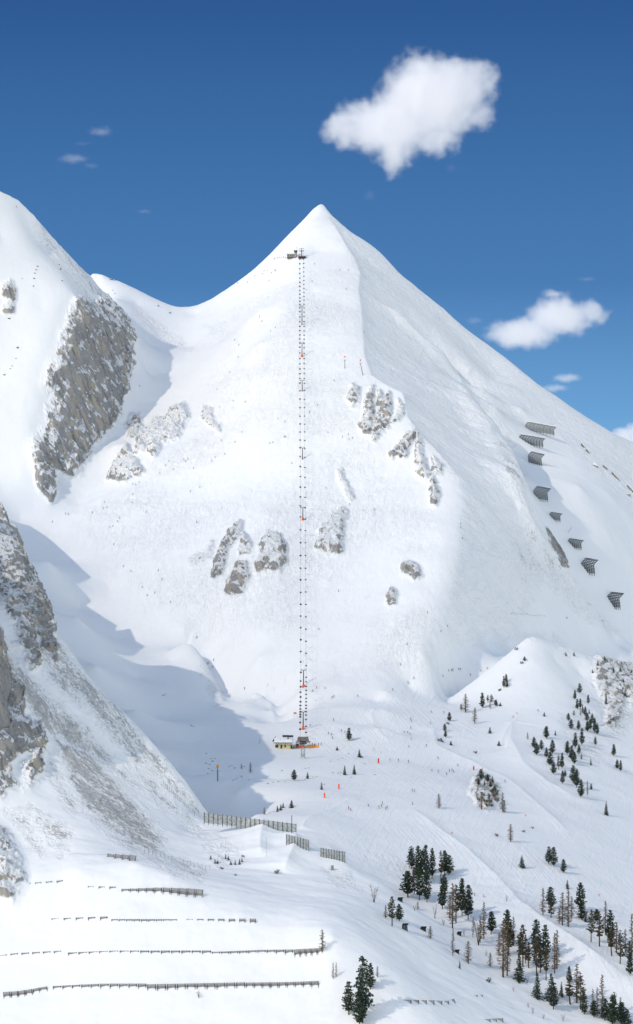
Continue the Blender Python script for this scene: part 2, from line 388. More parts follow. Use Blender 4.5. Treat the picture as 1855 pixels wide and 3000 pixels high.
lip([(1268, 2120), (1278, 2190), (1335, 2218), (1400, 2245), (1480, 2285), (1560, 2345), (1620, 2400), (1680, 2455)], 1200, 1560, 1.8, 9, 4)
lip([(1200, 2365), (1300, 2445), (1400, 2525), (1450, 2570), (1520, 2645), (1572, 2682), (1650, 2735), (1735, 2795), (1855, 2875)], 1000, 1300, 2.0, 9, 4)
lip([(1097, 2075), (1090, 2100), (1098, 2135), (1120, 2155), (1148, 2170)], 1250, 1600, 0.9, 3, 2.5)
lip([(885, 2430), (895, 2412), (940, 2388), (1000, 2362), (1060, 2328)], 1100, 1300, 1.6, 4, 3)
lip([(1460, 2188), (1500, 2120), (1496, 2170), (1530, 2235), (1570, 2270), (1620, 2305), (1690, 2340)], 1250, 1560, 2.0, 12, 5)
lip([(950, 2472), (1000, 2522), (1050, 2562), (1100, 2584), (1160, 2622)], 1000, 1200, 1.5, 14, 6)

# noise
_rs = np.random.RandomState(7)
_PERM = _rs.permutation(512)
_GR = _rs.normal(size=(512, 3)); _GR /= np.linalg.norm(_GR, axis=1)[:, None]
def perlin(x, y, z):
    xi, yi, zi = np.floor(x).astype(int), np.floor(y).astype(int), np.floor(z).astype(int)
    xf, yf, zf = x - xi, y - yi, z - zi
    u, v, w = [t * t * t * (t * (t * 6 - 15) + 10) for t in (xf, yf, zf)]
    def g(i, j, k):
        h = _PERM[(_PERM[(_PERM[(xi + i) & 511] + yi + j) & 511] + zi + k) & 511]
        G = _GR[h]
        return G[..., 0] * (xf - i) + G[..., 1] * (yf - j) + G[..., 2] * (zf - k)
    a = g(0, 0, 0) * (1 - u) + g(1, 0, 0) * u; b = g(0, 1, 0) * (1 - u) + g(1, 1, 0) * u
    c = g(0, 0, 1) * (1 - u) + g(1, 0, 1) * u; d = g(0, 1, 1) * (1 - u) + g(1, 1, 1) * u
    return ((a * (1 - v) + b * v) * (1 - w) + (c * (1 - v) + d * v) * w) * 1.6
def fbm(x, y, z, oct=4, gain=0.5, ridged=False):
    s = 0.0; a = 1.0; n = 0.0
    for i in range(oct):
        p = perlin(x + 17.3 * i, y - 9.1 * i, z + 5.7 * i)
        s = s + a * ((1 - 2 * np.abs(p)) if ridged else p); n += a
        a *= gain; x, y, z = x * 2.03, y * 2.03, z * 2.03
    return s / n

# ------------------------------------------------------------ zones of rock, scree, moguls and groomed snow; the ground mesh
GU, GVP = px(GX, GYY, GZ)
def sdist(poly, U, V):
    """signed distance (photograph pixels), positive inside"""
    d2 = np.full(U.shape, 1e12); inside = np.zeros(U.shape, bool)
    n = len(poly)
    for k in range(n):
        x1, y1 = poly[k]; x2, y2 = poly[(k + 1) % n]
        ex, ey = x2 - x1, y2 - y1
        t = np.clip(((U - x1) * ex + (V - y1) * ey) / (ex * ex + ey * ey + 1e-9), 0, 1)
        d2 = np.minimum(d2, (U - x1 - t * ex) ** 2 + (V - y1 - t * ey) ** 2)
        if y1 != y2:
            c = ((y1 > V) != (y2 > V)) & (U < ex * (V - y1) / (y2 - y1) + x1)
            inside ^= c
    return np.where(inside, 1, -1) * np.sqrt(d2)
JIT = fbm(GX / 9, GYY / 9, GZ / 9, 4)
JIT2 = fbm(GX / 2.6, GYY / 2.6, GZ / 2.6, 2)
def zone(poly, d0, d1, soft=10.0, jit=14.0, grow=0.0):
    us = [p[0] for p in poly]; vs = [p[1] for p in poly]
    m = (GU > min(us) - 40) & (GU < max(us) + 40) & (GVP > min(vs) - 40) & (GVP < max(vs) + 40) & (GYY > d0) & (GYY < d1)
    out = np.zeros(GX.shape)
    if m.any():
        s = sdist(poly, GU[m], GVP[m]) + (JIT[m] * 1.0 + JIT2[m] * 0.5) * jit + grow
        t = np.clip(s / soft * 0.5 + 0.5, 0, 1)
        out[m] = t * t * (3 - 2 * t)
    return out
# name, label, polygon, distance window, height of the bulge, roughness
ROCKS = [
 ("rock_cliff", "tall brown and grey rock cliff dusted with snow hanging below the left mountain", [(228, 880), (205, 935), (188, 985), (172, 1035), (150, 1080), (135, 1110), (150, 1140), (165, 1110), (160, 1170), (140, 1225), (122, 1275), (95, 1312), (108, 1350), (118, 1395), (150, 1362), (195, 1392), (226, 1383), (240, 1350),
   (262, 1330), (265, 1308), (322, 1248), (350, 1200), (366, 1150), (370, 1090), (388, 1060), (378, 1025), (388, 990), (362, 930), (330, 885), (300, 880), (262, 900)], 1780, 2110, 5.0, 6.0),
 ("rock_rib", "narrow brown rock rib at the foot of the big left cliff, ending in a point", [(106, 1352), (104, 1400), (122, 1440), (150, 1468), (160, 1440), (150, 1400), (162, 1400), (150, 1372), (125, 1352)], 1680, 2000, 6.0, 5.0),
 ("rock_cliff", "dark rock wall of the near spur at the left edge of the photo", [(-60, 1400), (0, 1446), (25, 1480), (48, 1530), (58, 1600), (85, 1665), (110, 1720), (140, 1775), (152, 1825), (146, 1860), (160, 1900), (172, 1940), (150, 1935), (142, 1900), (130, 1900), (110, 1850), (105, 1880),
   (115, 1950), (95, 1955), (82, 1930), (60, 1880), (45, 1830), (28, 1790), (10, 1760), (-60, 1700)], 1150, 1520, 3.0, 7.0),
 ("rock_cliff", "broken rock buttress with snow ledges below the dark spur wall", [(-60, 1800), (0, 1850), (20, 1970), (60, 2020), (70, 2100), (110, 2120), (128, 2180), (115, 2260), (85, 2300), (70, 2260), (85, 2215), (50, 2200), (25, 2240), (30, 2310), (0, 2330), (-60, 2300)], 1050, 1260, 3.0, 6.0),
 ("rock_cliff", "grey rock head in the lower left corner above the first snow fences", [(-60, 2400), (0, 2432), (28, 2475), (50, 2520), (62, 2570), (55, 2605), (30, 2640), (0, 2636), (-60, 2620)], 990, 1110, 6.0, 5.0),
 ("rock_outcrop", "cone shaped rock outcrop with snowy ledges right of the big cliff", [(372, 1310), (388, 1335), (405, 1365), (416, 1382), (395, 1395), (362, 1408), (316, 1404), (338, 1362), (352, 1335)], 1780, 1990, 7.0, 6.0),
 ("rock_outcrop", "jagged row of snowy rock towers above the cone shaped outcrop", [(540, 1185), (552, 1225), (530, 1262), (520, 1280), (498, 1288), (470, 1300), (452, 1340), (440, 1325), (436, 1300), (420, 1320), (398, 1330), (405, 1290), (425, 1275), (455, 1235), (490, 1232), (508, 1200)], 1800, 2080, 7.0, 6.0),
 ("rock_outcrop", "small dark rock knobs beside the cliff shadow", [(385, 1215), (405, 1220), (412, 1250), (395, 1285), (378, 1280), (374, 1245)], 1800, 2080, 3.0, 4.0),
 ("rock_outcrop", "faint broken rock patch on the slope right of the rock towers", [(598, 1195), (618, 1200), (622, 1235), (645, 1250), (642, 1265), (612, 1240), (592, 1222)], 1800, 2080, 2.0, 2.5),
 ("rock_outcrop", "slanting dark rock rib on the left of the central outcrops", [(706, 1535), (700, 1570), (672, 1602), (656, 1640), (648, 1680), (626, 1688), (630, 1655), (650, 1610), (665, 1575), (690, 1548)], 1600, 1790, 7.0, 5.0),
 ("rock_outcrop", "narrow rock tooth between the slanting rib and the round dome", [(714, 1565), (730, 1590), (728, 1618), (708, 1622), (708, 1590)], 1600, 1790, 5.0, 4.0),
 ("rock_outcrop", "dark lower rock rib pointing down, below the narrow tooth", [(698, 1655), (722, 1650), (726, 1690), (710, 1738), (684, 1738), (664, 1732), (672, 1700)], 1600, 1790, 6.0, 5.0),
 ("rock_outcrop", "round snow capped rock dome nearest the left side of the lift line", [(784, 1562), (815, 1572), (834, 1600), (836, 1645), (820, 1672), (785, 1668), (758, 1678), (752, 1655), (768, 1630), (762, 1600)], 1600, 1790, 9.0, 5.0),
 ("rock_outcrop", "faint scatter of rock far left of the central outcrops", [(622, 1590), (600, 1620), (575, 1630), (560, 1642), (562, 1655), (590, 1645), (615, 1632)], 1600, 1800, 1.0, 1.5),
 ("rock_outcrop", "pale layered rock outcrop just right of the lift line", [(1000, 1492), (1012, 1500), (1004, 1540), (1000, 1580), (1000, 1618), (960, 1620), (924, 1608), (935, 1580), (940, 1552), (972, 1522)], 1600, 1800, 7.0, 4.0),
 ("rock_outcrop", "small dark boulder outcrop alone on the sunny face", [(1180, 1655), (1198, 1650), (1225, 1664), (1232, 1686), (1215, 1696), (1200, 1680), (1180, 1680)], 1580, 1790, 6.0, 4.0),
 ("rock_outcrop", "little upright rock below the small dark boulder outcrop", [(1146, 1725), (1158, 1740), (1154, 1768), (1142, 1770), (1137, 1745)], 1580, 1790, 5.0, 3.0),
 ("rock_outcrop", "thin broken rock streak in the middle of the mogul face", [(990, 1385), (1000, 1382), (1005, 1400), (1022, 1430), (1034, 1455), (1026, 1460), (1010, 1440), (998, 1410)], 1700, 1900, 2.0, 2.0),
 ("rock_outcrop", "small light rock patch below the two lone lift poles", [(1035, 1130), (1048, 1140), (1048, 1175), (1032, 1190), (1018, 1165), (1028, 1150)], 1680, 2080, 4.0, 4.0),
 ("rock_outcrop", "dark upright rock slab under the ridge edge", [(1092, 1135), (1097, 1180), (1095, 1230), (1082, 1272), (1066, 1268), (1056, 1255), (1068, 1215), (1074, 1170)], 1680, 2080, 5.0, 5.0),
 ("rock_outcrop", "pale fluted rocks right of the dark upright slab", [(1110, 1145), (1128, 1165), (1140, 1155), (1145, 1200), (1135, 1250), (1112, 1268), (1098, 1290), (1094, 1262), (1104, 1220), (1104, 1180)], 1680, 2080, 4.0, 5.0),
 ("rock_outcrop", "small curved rock lip at the top of the snow bulge by the ridge", [(1168, 1170), (1181, 1190), (1178, 1215), (1165, 1230), (1146, 1236), (1158, 1222), (1168, 1205)], 1680, 2080, 3.0, 4.0),
 ("rock_outcrop", "slanting forked dark rock band below the snow bulge", [(1214, 1264), (1216, 1285), (1200, 1305), (1184, 1335), (1174, 1342), (1174, 1325), (1150, 1342), (1144, 1335), (1160, 1318), (1180, 1292), (1200, 1270)], 1680, 2000, 6.0, 5.0),
 ("rock_outcrop", "long ragged rock strip running down the ridge edge", [(1221, 1275), (1232, 1300), (1236, 1335), (1250, 1375), (1266, 1385), (1270, 1350), (1294, 1368), (1290, 1385), (1262, 1395), (1247, 1410), (1228, 1395), (1218, 1360), (1218, 1320)], 1660, 2000, 6.0, 5.0),
 ("rock_outcrop", "lowest dark rock tooth at the end of the ragged strip", [(1268, 1408), (1278, 1425), (1286, 1448), (1274, 1476), (1265, 1470), (1260, 1435)], 1640, 1980, 6.0, 4.0),
 ("rock_outcrop", "dark rock edge above the gully with the snow bridges", [(1604, 1552), (1620, 1562), (1636, 1592), (1650, 1612), (1655, 1640), (1662, 1662), (1648, 1652), (1638, 1625), (1624, 1606), (1616, 1580)], 1650, 1850, 1.0, 3.0),
 ("rock_outcrop", "snow capped rock head on the left mountain at the photo edge", [(10, 838), (28, 828), (44, 850), (40, 878), (12, 862)], 1880, 2050, 5.0, 4.0),
 ("rock_outcrop", "lower rock tail beneath the snow capped head on the left mountain", [(28, 882), (38, 878), (34, 915), (12, 914), (14, 900)], 1880, 2050, 4.0, 3.0),
 ("rock_outcrop", "snowy rock hump with bushes in the middle of the lower ski run", [(1396, 2276), (1412, 2270), (1430, 2280), (1440, 2298), (1456, 2304), (1460, 2330), (1452, 2352), (1440, 2350), (1428, 2368), (1412, 2350), (1398, 2348), (1392, 2330), (1380, 2322), (1388, 2300)], 1150, 1420, 2.5, 6.5),
 ("rock_outcrop", "brown rock band with dwarf bushes at the right edge above the trees", [(1752, 1925), (1800, 1930), (1900, 1950), (1900, 2040), (1855, 2060), (1835, 2020), (1815, 2100), (1800, 2130), (1772, 2125), (1785, 2070), (1765, 2040), (1745, 1985)], 1450, 1700, 3.0, 4.0),
]
ZROCK = np.zeros(GX.shape); ZID = np.full(GX.shape, -1, int); LIFT = np.zeros(GX.shape); ROUGH = np.zeros(GX.shape)
for k, (nm, lb, poly, d0, d1, h, r) in enumerate(ROCKS):
    big = nm == "rock_cliff"
    core = zone(poly, d0, d1, 14.0 if big else 8.0, 24.0 if big else 9.0, 2.0 if big else 4.0)
    wide = zone(poly, d0, d1, 15.0 if not big else 34.0, 8.0) * (1.0 if big else 0.75)
    ZID[core > 0.5] = k
    bare = 1.45 if "hump" in lb else (1.3 if "spur" in lb or "band" in lb else (1.25 if "dark" in lb else 1.0))
    ZROCK = np.maximum(ZROCK, core * bare)
    LIFT = np.maximum(LIFT, wide * h)
    ROUGH = np.maximum(ROUGH, core * r)
ZDUST = np.zeros(GX.shape)
for poly, d0, d1, a in [
   ([(120, 640), (160, 700), (205, 757), (262, 803), (320, 870), (340, 900), (240, 880), (215, 830), (170, 775), (130, 720), (100, 660)], 1900, 2110, 0.42),
   ([(165, 705), (205, 760), (262, 808), (300, 862), (322, 900), (262, 860), (235, 820), (195, 770)], 1900, 2110, 0.72),
   ([(228, 880), (300, 860), (388, 990), (385, 1100), (340, 1220), (240, 1000)], 1900, 2110, 0.5),
   ([(55, 1600), (150, 1830), (270, 2000), (400, 2130), (560, 2330), (600, 2400), (480, 2300), (380, 2230), (250, 2080), (160, 2000), (120, 1960), (60, 1900)], 1130, 1400, 0.68),
   ([(200, 1950), (290, 2025), (400, 2145), (500, 2262), (470, 2250), (380, 2170), (270, 2060)], 1130, 1300, 0.85),
   ([(0, 1850), (60, 1950), (190, 2080), (300, 2180), (400, 2300), (350, 2270), (240, 2200), (150, 2160), (90, 2090), (0, 1980)], 1050, 1300, 0.82),
   ([(150, 2155), (235, 2195), (270, 2215), (330, 2280), (400, 2350), (470, 2440), (475, 2500), (430, 2500), (380, 2485), (300, 2420), (240, 2360), (215, 2290), (180, 2225)], 1050, 1250, 0.84),
   ([(138, 2190), (160, 2240), (190, 2310), (225, 2375), (218, 2380), (185, 2330), (160, 2290), (142, 2240)], 1050, 1250, 0.8),
   ([(20, 2370), (60, 2375), (100, 2430), (120, 2500), (95, 2480), (75, 2440), (40, 2410)], 1000, 1200, 0.75),
   ([(80, 2370), (130, 2395), (205, 2440), (190, 2470), (175, 2500), (150, 2450), (110, 2410)], 1000, 1200, 0.7),
   ([(370, 2200), (420, 2250), (480, 2330), (590, 2440), (560, 2420), (470, 2350), (400, 2270)], 1050, 1250, 0.85),
   ([(380, 2480), (430, 2500), (500, 2520), (600, 2555), (590, 2575), (520, 2555), (430, 2515)], 1000, 1200, 0.6),
   ([(943, 600), (1055, 700), (1250, 860), (1500, 1060), (1860, 1300), (1860, 1500), (1700, 1350), (1560, 1200), (1500, 1250), (1560, 1480), (1640, 1620), (1500, 1900), (1300, 1900), (1360, 1450), (1200, 1260), (1190, 1160), (1080, 1100), (1060, 900), (1050, 800)], 1560, 2300, 0.165),
   ([(1150, 1000), (1300, 1100), (1400, 1180), (1500, 1300), (1550, 1480), (1600, 1600), (1500, 1450), (1350, 1350), (1200, 1200)], 1700, 2200, 0.22),
   ([(1440, 1250), (1500, 1320), (1540, 1420), (1555, 1500), (1520, 1470), (1490, 1400), (1450, 1330)], 1700, 2200, 0.5),
   ([(1480, 1530), (1580, 1540), (1640, 1640), (1700, 1740), (1800, 1850), (1700, 1800), (1600, 1700), (1530, 1720), (1500, 1660)], 1600, 2000, 0.42),
   ([(1740, 1930), (1855, 1920), (1900, 2100), (1840, 2150), (1780, 2180), (1740, 2060)], 1400, 1720, 0.45),
   ([(1650, 2080), (1760, 2130), (1760, 2240), (1700, 2250), (1640, 2160)], 1350, 1600, 0.28),
   ([(590, 960), (640, 940), (690, 980), (650, 990)], 1950, 2200, 0.3),
   ([(400, 915), (470, 960), (560, 1020), (540, 1020), (440, 960)], 1950, 2200, 0.5),
   ([(590, 1960), (610, 1970), (655, 2055), (640, 2060), (610, 2010)], 1450, 1680, 0.5),
   ([(610, 2440), (690, 2480), (720, 2520), (640, 2540), (600, 2490)], 1000, 1200, 0.35),
   ([(950, 2550), (1030, 2560), (1060, 2610), (980, 2590)], 1000, 1200, 0.35),
   ([(1500, 1855), (1640, 1870), (1760, 1930), (1740, 1940), (1640, 1890)], 1560, 1720, 0.35)]:
    ZDUST = np.maximum(ZDUST, zone(poly, d0, d1, 26.0, 18.0) * a)
ZMOG = np.maximum.reduce([
   zone([(640, 880), (900, 760), (1040, 800), (1060, 1000), (1100, 1280), (1250, 1480), (1330, 1700), (1240, 1960), (900, 2050), (640, 1900), (420, 1780), (200, 1500), (560, 1250)], 1500, 2260, 90, 30),
   zone([(300, 1330), (620, 1080), (620, 1280), (400, 1420)], 1500, 2260, 60, 30) * 0.6])
ZGR = np.maximum.reduce([
   zone([(900, 2050), (1350, 1970), (1400, 2100), (1500, 2400), (1900, 2650), (1900, 2950), (1600, 2720), (1150, 2580), (950, 2450)], 1000, 1620, 50, 20),
   zone([(1700, 2100), (1900, 2050), (1900, 2700), (1600, 2450), (1480, 2330)], 1000, 1620, 50, 20) * 0.8])
ZMOG *= (1 - ZGR)

# relief of the rocks and small unevenness of the snow
NXx, NYy, NZz = -np.gradient(GZ, axis=1) / np.gradient(GX, axis=1), -np.gradient(GZ, axis=0) / np.gradient(GYY, axis=0), 1.0
nl = np.sqrt(NXx ** 2 + NYy ** 2 + 1)
VX, VY, VZ = GX.copy(), GYY.copy(), GZ.copy()
rm = (LIFT > 0.05) | (ROUGH > 0.05)
cx, cyy, cz = GX[rm], GYY[rm], GZ[rm]
big = np.minimum(ROUGH[rm], 9)
rs_ = np.where(ROUGH[rm] > 5.5, 17.0, 9.0)
rn = fbm(cx / rs_ + 0.35 * cz / rs_, cyy / rs_, cz / rs_ * 0.6, 5, 0.58, True) - 0.35
steps = fbm(cx / 9, cyy / 9, cz / 4.5, 3, 0.5)
dd = (LIFT[rm] + big * (0.9 * rn + 0.30 * steps)) * np.where((cyy < 1545) & (cyy > 1245) & (GU[rm] < 110), np.clip((GU[rm] + 10) / 110, 0.05, 1), 1.0)
VX[rm] += (NXx / nl)[rm] * dd * 0.8
VY[rm] += (np.minimum(NYy, -0.3) / nl)[rm] * dd * 0.9
VZ[rm] += (0.75 / nl)[rm] * dd + big * 0.25 * JIT2[rm]
soft_n = fbm(GX / 45, GYY / 45, 0 * GX, 3)
fine_n = fbm(GX / 5, GYY / 7, 0 * GX, 2)
VZ += np.where(GYY < 1160, fbm(GX / 16, GYY / 7, 0 * GX, 3) * 0.55, 0.0)
VZ += soft_n * 1.2 + fine_n * (0.12 + 0.25 * ZMOG) + ZDUST * (JIT * 1.2 + JIT2 * 0.5) * np.where(GYY > 1850, 2.4, 1.0)
zsurf_add = soft_n * 1.2
GZ = GZ + zsurf_add
VV = np.stack([VX, VY, VZ], -1).reshape(-1, 3).astype(np.float32)
ZC = np.stack([ZROCK, ZDUST, ZMOG, ZGR], -1).reshape(-1, 4).astype(np.float32)
# ------------------------------------------------------------ materials
class NT:
    def __init__(s, name):
        s.m = bpy.data.materials.new(name); s.m.use_nodes = True
        s.t = s.m.node_tree
        s.b = s.t.nodes["Principled BSDF"]; s.out = s.t.nodes["Material Output"]
    def n(s, kind, ins=None, **kw):
        x = s.t.nodes.new(kind)
        for k, v in kw.items():
            setattr(x, k, v)
        for k, v in (ins or {}).items():
            s.set(x.inputs[k], v)
        return x
    def set(s, sock, v):
        if isinstance(v, bpy.types.NodeSocket):
            s.t.links.new(v, sock)
        elif isinstance(v, bpy.types.Node):
            s.t.links.new(v.outputs[0], sock)
        else:
            sock.default_value = v
    def math(s, op, a, b=0.0, c=None, clamp=False):
        x = s.n("ShaderNodeMath", {0: a, 1: b}, operation=op)
        if c is not None:
            s.set(x.inputs[2], c)
        x.use_clamp = clamp
        return x.outputs[0]
    def noise(s, vec, scale, detail=4.0, rough=0.55, dist=0.0):
        return s.n("ShaderNodeTexNoise", {"Vector": vec, "Scale": scale, "Detail": detail, "Roughness": rough, "Distortion": dist}).outputs[0]
    def rng(s, v, a, b, c=0.0, d=1.0, smooth=True):
        return s.n("ShaderNodeMapRange", {"Value": v, "From Min": a, "From Max": b, "To Min": c, "To Max": d}, interpolation_type='SMOOTHSTEP' if smooth else 'LINEAR').outputs[0]
    def mix(s, f, a, b):
        x = s.n("ShaderNodeMix", data_type='RGBA')
        s.set(x.inputs[0], f); s.set(x.inputs[6], a); s.set(x.inputs[7], b)
        return x.outputs[2]
def c4(c):
    return tuple(c) + (1.0,) if len(c) == 3 else c

def ground_material():
    k = NT("snow_and_rock")
    def aniso(vec, ang, sc, axis='Z_AXIS'):
        r = k.n("ShaderNodeVectorRotate", {"Vector": vec, "Angle": math.radians(ang)}, rotation_type=axis)
        return k.n("ShaderNodeMapping", {0: r.outputs[0], 3: sc}).outputs[0]
    geo = k.n("ShaderNodeNewGeometry")
    pos = geo.outputs["Position"]
    nz = k.n("ShaderNodeSeparateXYZ", {0: geo.outputs["Normal"]}).outputs[2]
    at = k.n("ShaderNodeAttribute", attribute_name="zones")
    zs = k.n("ShaderNodeSeparateColor", {0: at.outputs["Color"]})
    rock, dust, mog = zs.outputs[0], zs.outputs[1], zs.outputs[2]
    gr = at.outputs["Alpha"]
    # rock colour: grey limestone with ochre stains and dark cracks
    n1 = k.noise(pos, 0.05, 5, 0.6, 0.4)
    n2 = k.noise(pos, 0.35, 5, 0.65)
    n3 = k.noise(aniso(pos, 24, (0.34, 0.34, 0.05), 'Y_AXIS'), 1.0, 5, 0.7, 0.5)
    n1b = k.noise(aniso(pos, 26, (0.14, 0.14, 0.03), 'Y_AXIS'), 1.0, 4, 0.6, 0.5)
    rc = k.mix(k.rng(n1b, 0.46, 0.66), c4((0.32, 0.322, 0.33)), c4((0.48, 0.43, 0.355)))
    rc = k.mix(k.rng(n3, 0.50, 0.68), rc, c4((0.165, 0.165, 0.17)))
    rc = k.mix(k.rng(n2, 0.52, 0.75), rc, c4((0.46, 0.42, 0.36)))
    # snow lying on the rock: on flatter bits and in patches
    n4 = k.noise(aniso(pos, 30, (1.0, 1.0, 0.42), 'Y_AXIS'), 0.62, 4, 0.6, 0.7)
    n5 = k.noise(pos, 0.16, 4, 0.6)
    cover = k.math('ADD', k.math('MULTIPLY', nz, 1.75), k.math('ADD', k.math('MULTIPLY', n4, 1.35), k.math('MULTIPLY', n5, 1.0)))
    n5b = k.noise(aniso(pos, 30, (0.5, 0.5, 0.07), 'Y_AXIS'), 0.5, 4, 0.6, 0.8)
    cover = k.math('ADD', cover, k.math('MULTIPLY', k.math('SUBTRACT', n5b, 0.5), 2.4))
    n4f = k.noise(aniso(pos, 30, (1.0, 1.0, 0.5), 'Y_AXIS'), 1.5, 3, 0.75)
    cover = k.math('ADD', cover, k.math('MULTIPLY', k.math('SUBTRACT', n4f, 0.5), 1.0))
    cover = k.math('SUBTRACT', cover, k.math('MULTIPLY', k.math('MAXIMUM', k.math('SUBTRACT', rock, 1.0), 0.0), 0.9))
    s_on = k.rng(cover, 2.10, 2.24)
    # stones showing through thin snow, drawn out down the slope
    st = aniso(pos, -59, (1.0, 0.22, 0.5))
    n6 = k.noise(st, 1.3, 4, 0.74, 0.3)
    n6b = k.noise(aniso(pos, -59, (1.0, 0.07, 0.4)), 0.13, 4, 0.66, 0.3)
    lim = k.math('ADD', k.math('MULTIPLY', dust, -0.40), k.math('ADD', 1.14, k.math('MULTIPLY', n6b, -0.74)))
    peb = k.math('MULTIPLY', k.rng(k.math('SUBTRACT', n6, lim), -0.02, 0.05), k.rng(dust, 0.17, 0.3))
    snow = k.mix(k.noise(pos, 0.02, 2), c4((0.82, 0.84, 0.865)), c4((0.865, 0.87, 0.88)))
    pebc = k.mix(k.rng(n2, 0.35, 0.65), c4((0.39, 0.40, 0.415)), c4((0.56, 0.55, 0.535)))
    col = k.mix(peb, snow, pebc)
    bare = k.math('MULTIPLY', rock, k.math('SUBTRACT', 1.0, s_on))
    bare = k.rng(bare, 0.25, 0.6)
    col = k.mix(bare, col, rc)
    k.set(k.b.inputs["Base Color"], col)
    k.b.inputs["Roughness"].default_value = 0.85
    k.b.inputs["Specular IOR Level"].default_value = 0.15
    # bumps: wind crust, squiggling ski tracks, groomed lines
    sl = k.n("ShaderNodeMapping", {0: pos, 3: (1.0, 0.45, 0.45)})
    w1 = k.noise(sl.outputs[0], 0.24, 2, 0.5, 1.9)
    line1 = k.rng(k.math('ABSOLUTE', k.math('SUBTRACT', w1, 0.5)), 0.0, 0.05, 1.0, 0.0)
    w2 = k.noise(sl.outputs[0], 0.16, 3, 0.5, 2.6)
    line2 = k.rng(k.math('ABSOLUTE', k.math('SUBTRACT', w2, 0.47)), 0.0, 0.045, 1.0, 0.0)
    m1 = k.noise(pos, 0.21, 4, 0.6, 0.8)
    mpatch = k.rng(k.noise(pos, 0.011, 3, 0.6), 0.34, 0.62, 0.2, 1.15)
    hm = k.math('MULTIPLY', k.math('MULTIPLY', mog, k.math('MULTIPLY', mpatch, 0.62)), k.math('ADD', k.math('ADD', k.math('MULTIPLY', line1, -0.34), k.math('MULTIPLY', line2, -0.30)), k.math('MULTIPLY', m1, 1.15)))
    g1 = k.noise(aniso(pos, -16, (1.0, 0.035, 0.2)), 0.55, 3, 0.65, 0.5)
    g2 = k.noise(aniso(pos, 12, (1.0, 0.07, 0.2)), 0.3, 3, 0.6, 1.6)
    gmask = k.rng(k.noise(pos, 0.012, 2), 0.35, 0.65)
    hg = k.math('MULTIPLY', gr, k.math('ADD', k.math('MULTIPLY', g1, k.math('MULTIPLY', gmask, 0.9)), k.math('MULTIPLY', g2, 0.7)))
    crust = k.math('MULTIPLY', k.math('SUBTRACT', k.noise(pos, 0.33, 5, 0.62, 0.5), 0.5), k.math('ADD', 0.14, k.math('MULTIPLY', dust, 3.4)))
    mott = k.math('MULTIPLY', k.math('SUBTRACT', k.noise(pos, 0.115, 5, 0.66, 0.6), 0.5), k.rng(dust, 0.02, 0.17, 0.0, 3.0))
    crust = k.math('ADD', crust, mott)
    swell = k.math('MULTIPLY', k.noise(pos, 0.05, 3, 0.5), 1.2)
    hr = k.math('MULTIPLY', rock, k.math('ADD', k.math('MULTIPLY', n3, 2.6), k.math('MULTIPLY', n2, 1.6)))
    h = k.math('ADD', k.math('ADD', hm, hg), k.math('ADD', k.math('ADD', crust, swell), hr))
    bump = k.n("ShaderNodeBump", {"Height": h, "Distance": 1.0, "Strength": 0.8})
    k.set(k.b.inputs["Normal"], bump.outputs[0])
    return k.m
GROUND = ground_material()

def flat(name, col, rough=0.7, metal=0.0, var=0.12, scale=3.0, bump=0.0, spec=0.3):
    k = NT(name)
    tc = k.n("ShaderNodeTexCoord")
    n = k.noise(tc.outputs["Object"], scale, 4, 0.6)
    lo = c4(tuple(c * (1 - var * 1.5) for c in col)); hi = c4(tuple(min(1, c * (1 + var * 1.5)) for c in col))
    k.set(k.b.inputs["Base Color"], k.mix(k.rng(n, 0.3, 0.7), lo, hi))
    k.b.inputs["Roughness"].default_value = rough
    k.b.inputs["Metallic"].default_value = metal
    k.b.inputs["Specular IOR Level"].default_value = spec
    if bump:
        k.set(k.b.inputs["Normal"], k.n("ShaderNodeBump", {"Height": n, "Distance": bump, "Strength": 0.6}).outputs[0])
    return k.m
# ------------------------------------------------------------ ground objects cut from one seamless relief
def ground_object(name, FA, V, ZCc, mat=None):
    used = np.unique(FA)
    remap = np.zeros(len(V), np.int32); remap[used] = np.arange(len(used))
    f = remap[FA].astype(np.int32)
    me = bpy.data.meshes.new(name)
    me.vertices.add(len(used)); me.vertices.foreach_set("co", V[used].ravel())
    me.loops.add(f.size); me.loops.foreach_set("vertex_index", f.ravel())
    me.polygons.add(len(f)); me.polygons.foreach_set("loop_start", (np.arange(len(f)) * 4).astype(np.int32))
    me.polygons.foreach_set("use_smooth", np.ones(len(f), bool))
    ca = me.color_attributes.new("zones", 'FLOAT_COLOR', 'POINT')
    ca.data.foreach_set("color", ZCc[used].ravel())
    me.update(calc_edges=True)
    me.materials.append(mat or GROUND)
    return link(bpy.data.objects.new(name, me))
_i, _j = np.meshgrid(np.arange(NU - 1), np.arange(NV - 1))
_q = (_j * NU + _i).ravel()
FACES = np.stack([_q, _q + 1, _q + NU + 1, _q + NU], 1)
fid = ZID.ravel()[_q]
fu, fv, fd = GU.ravel()[_q], GVP.ravel()[_q], GYY.ravel()[_q]
def inpoly(poly, m):
    o = np.zeros(len(fu), bool)
    o[m] = sdist(poly, fu[m], fv[m]) > 0
    return o
def biggest(k):
    """faces of rock k that hang together as one piece; the rest goes back to the snow"""
    ids = np.where(fid == k)[0]
    left = set(ids.tolist()); best = set()
    W_ = NU - 1
    while left:
        st = [left.pop()]; comp = set(st)
        while st:
            f = st.pop()
            for g in (f - 1, f + 1, f - W_, f + W_):
                if g in left:
                    left.discard(g); comp.add(g); st.append(g)
        if len(comp) > len(best):
            best = comp
    drop = [f for f in ids.tolist() if f not in best]
    fid[drop] = -1
for _k in range(len(ROCKS)):
    biggest(_k)
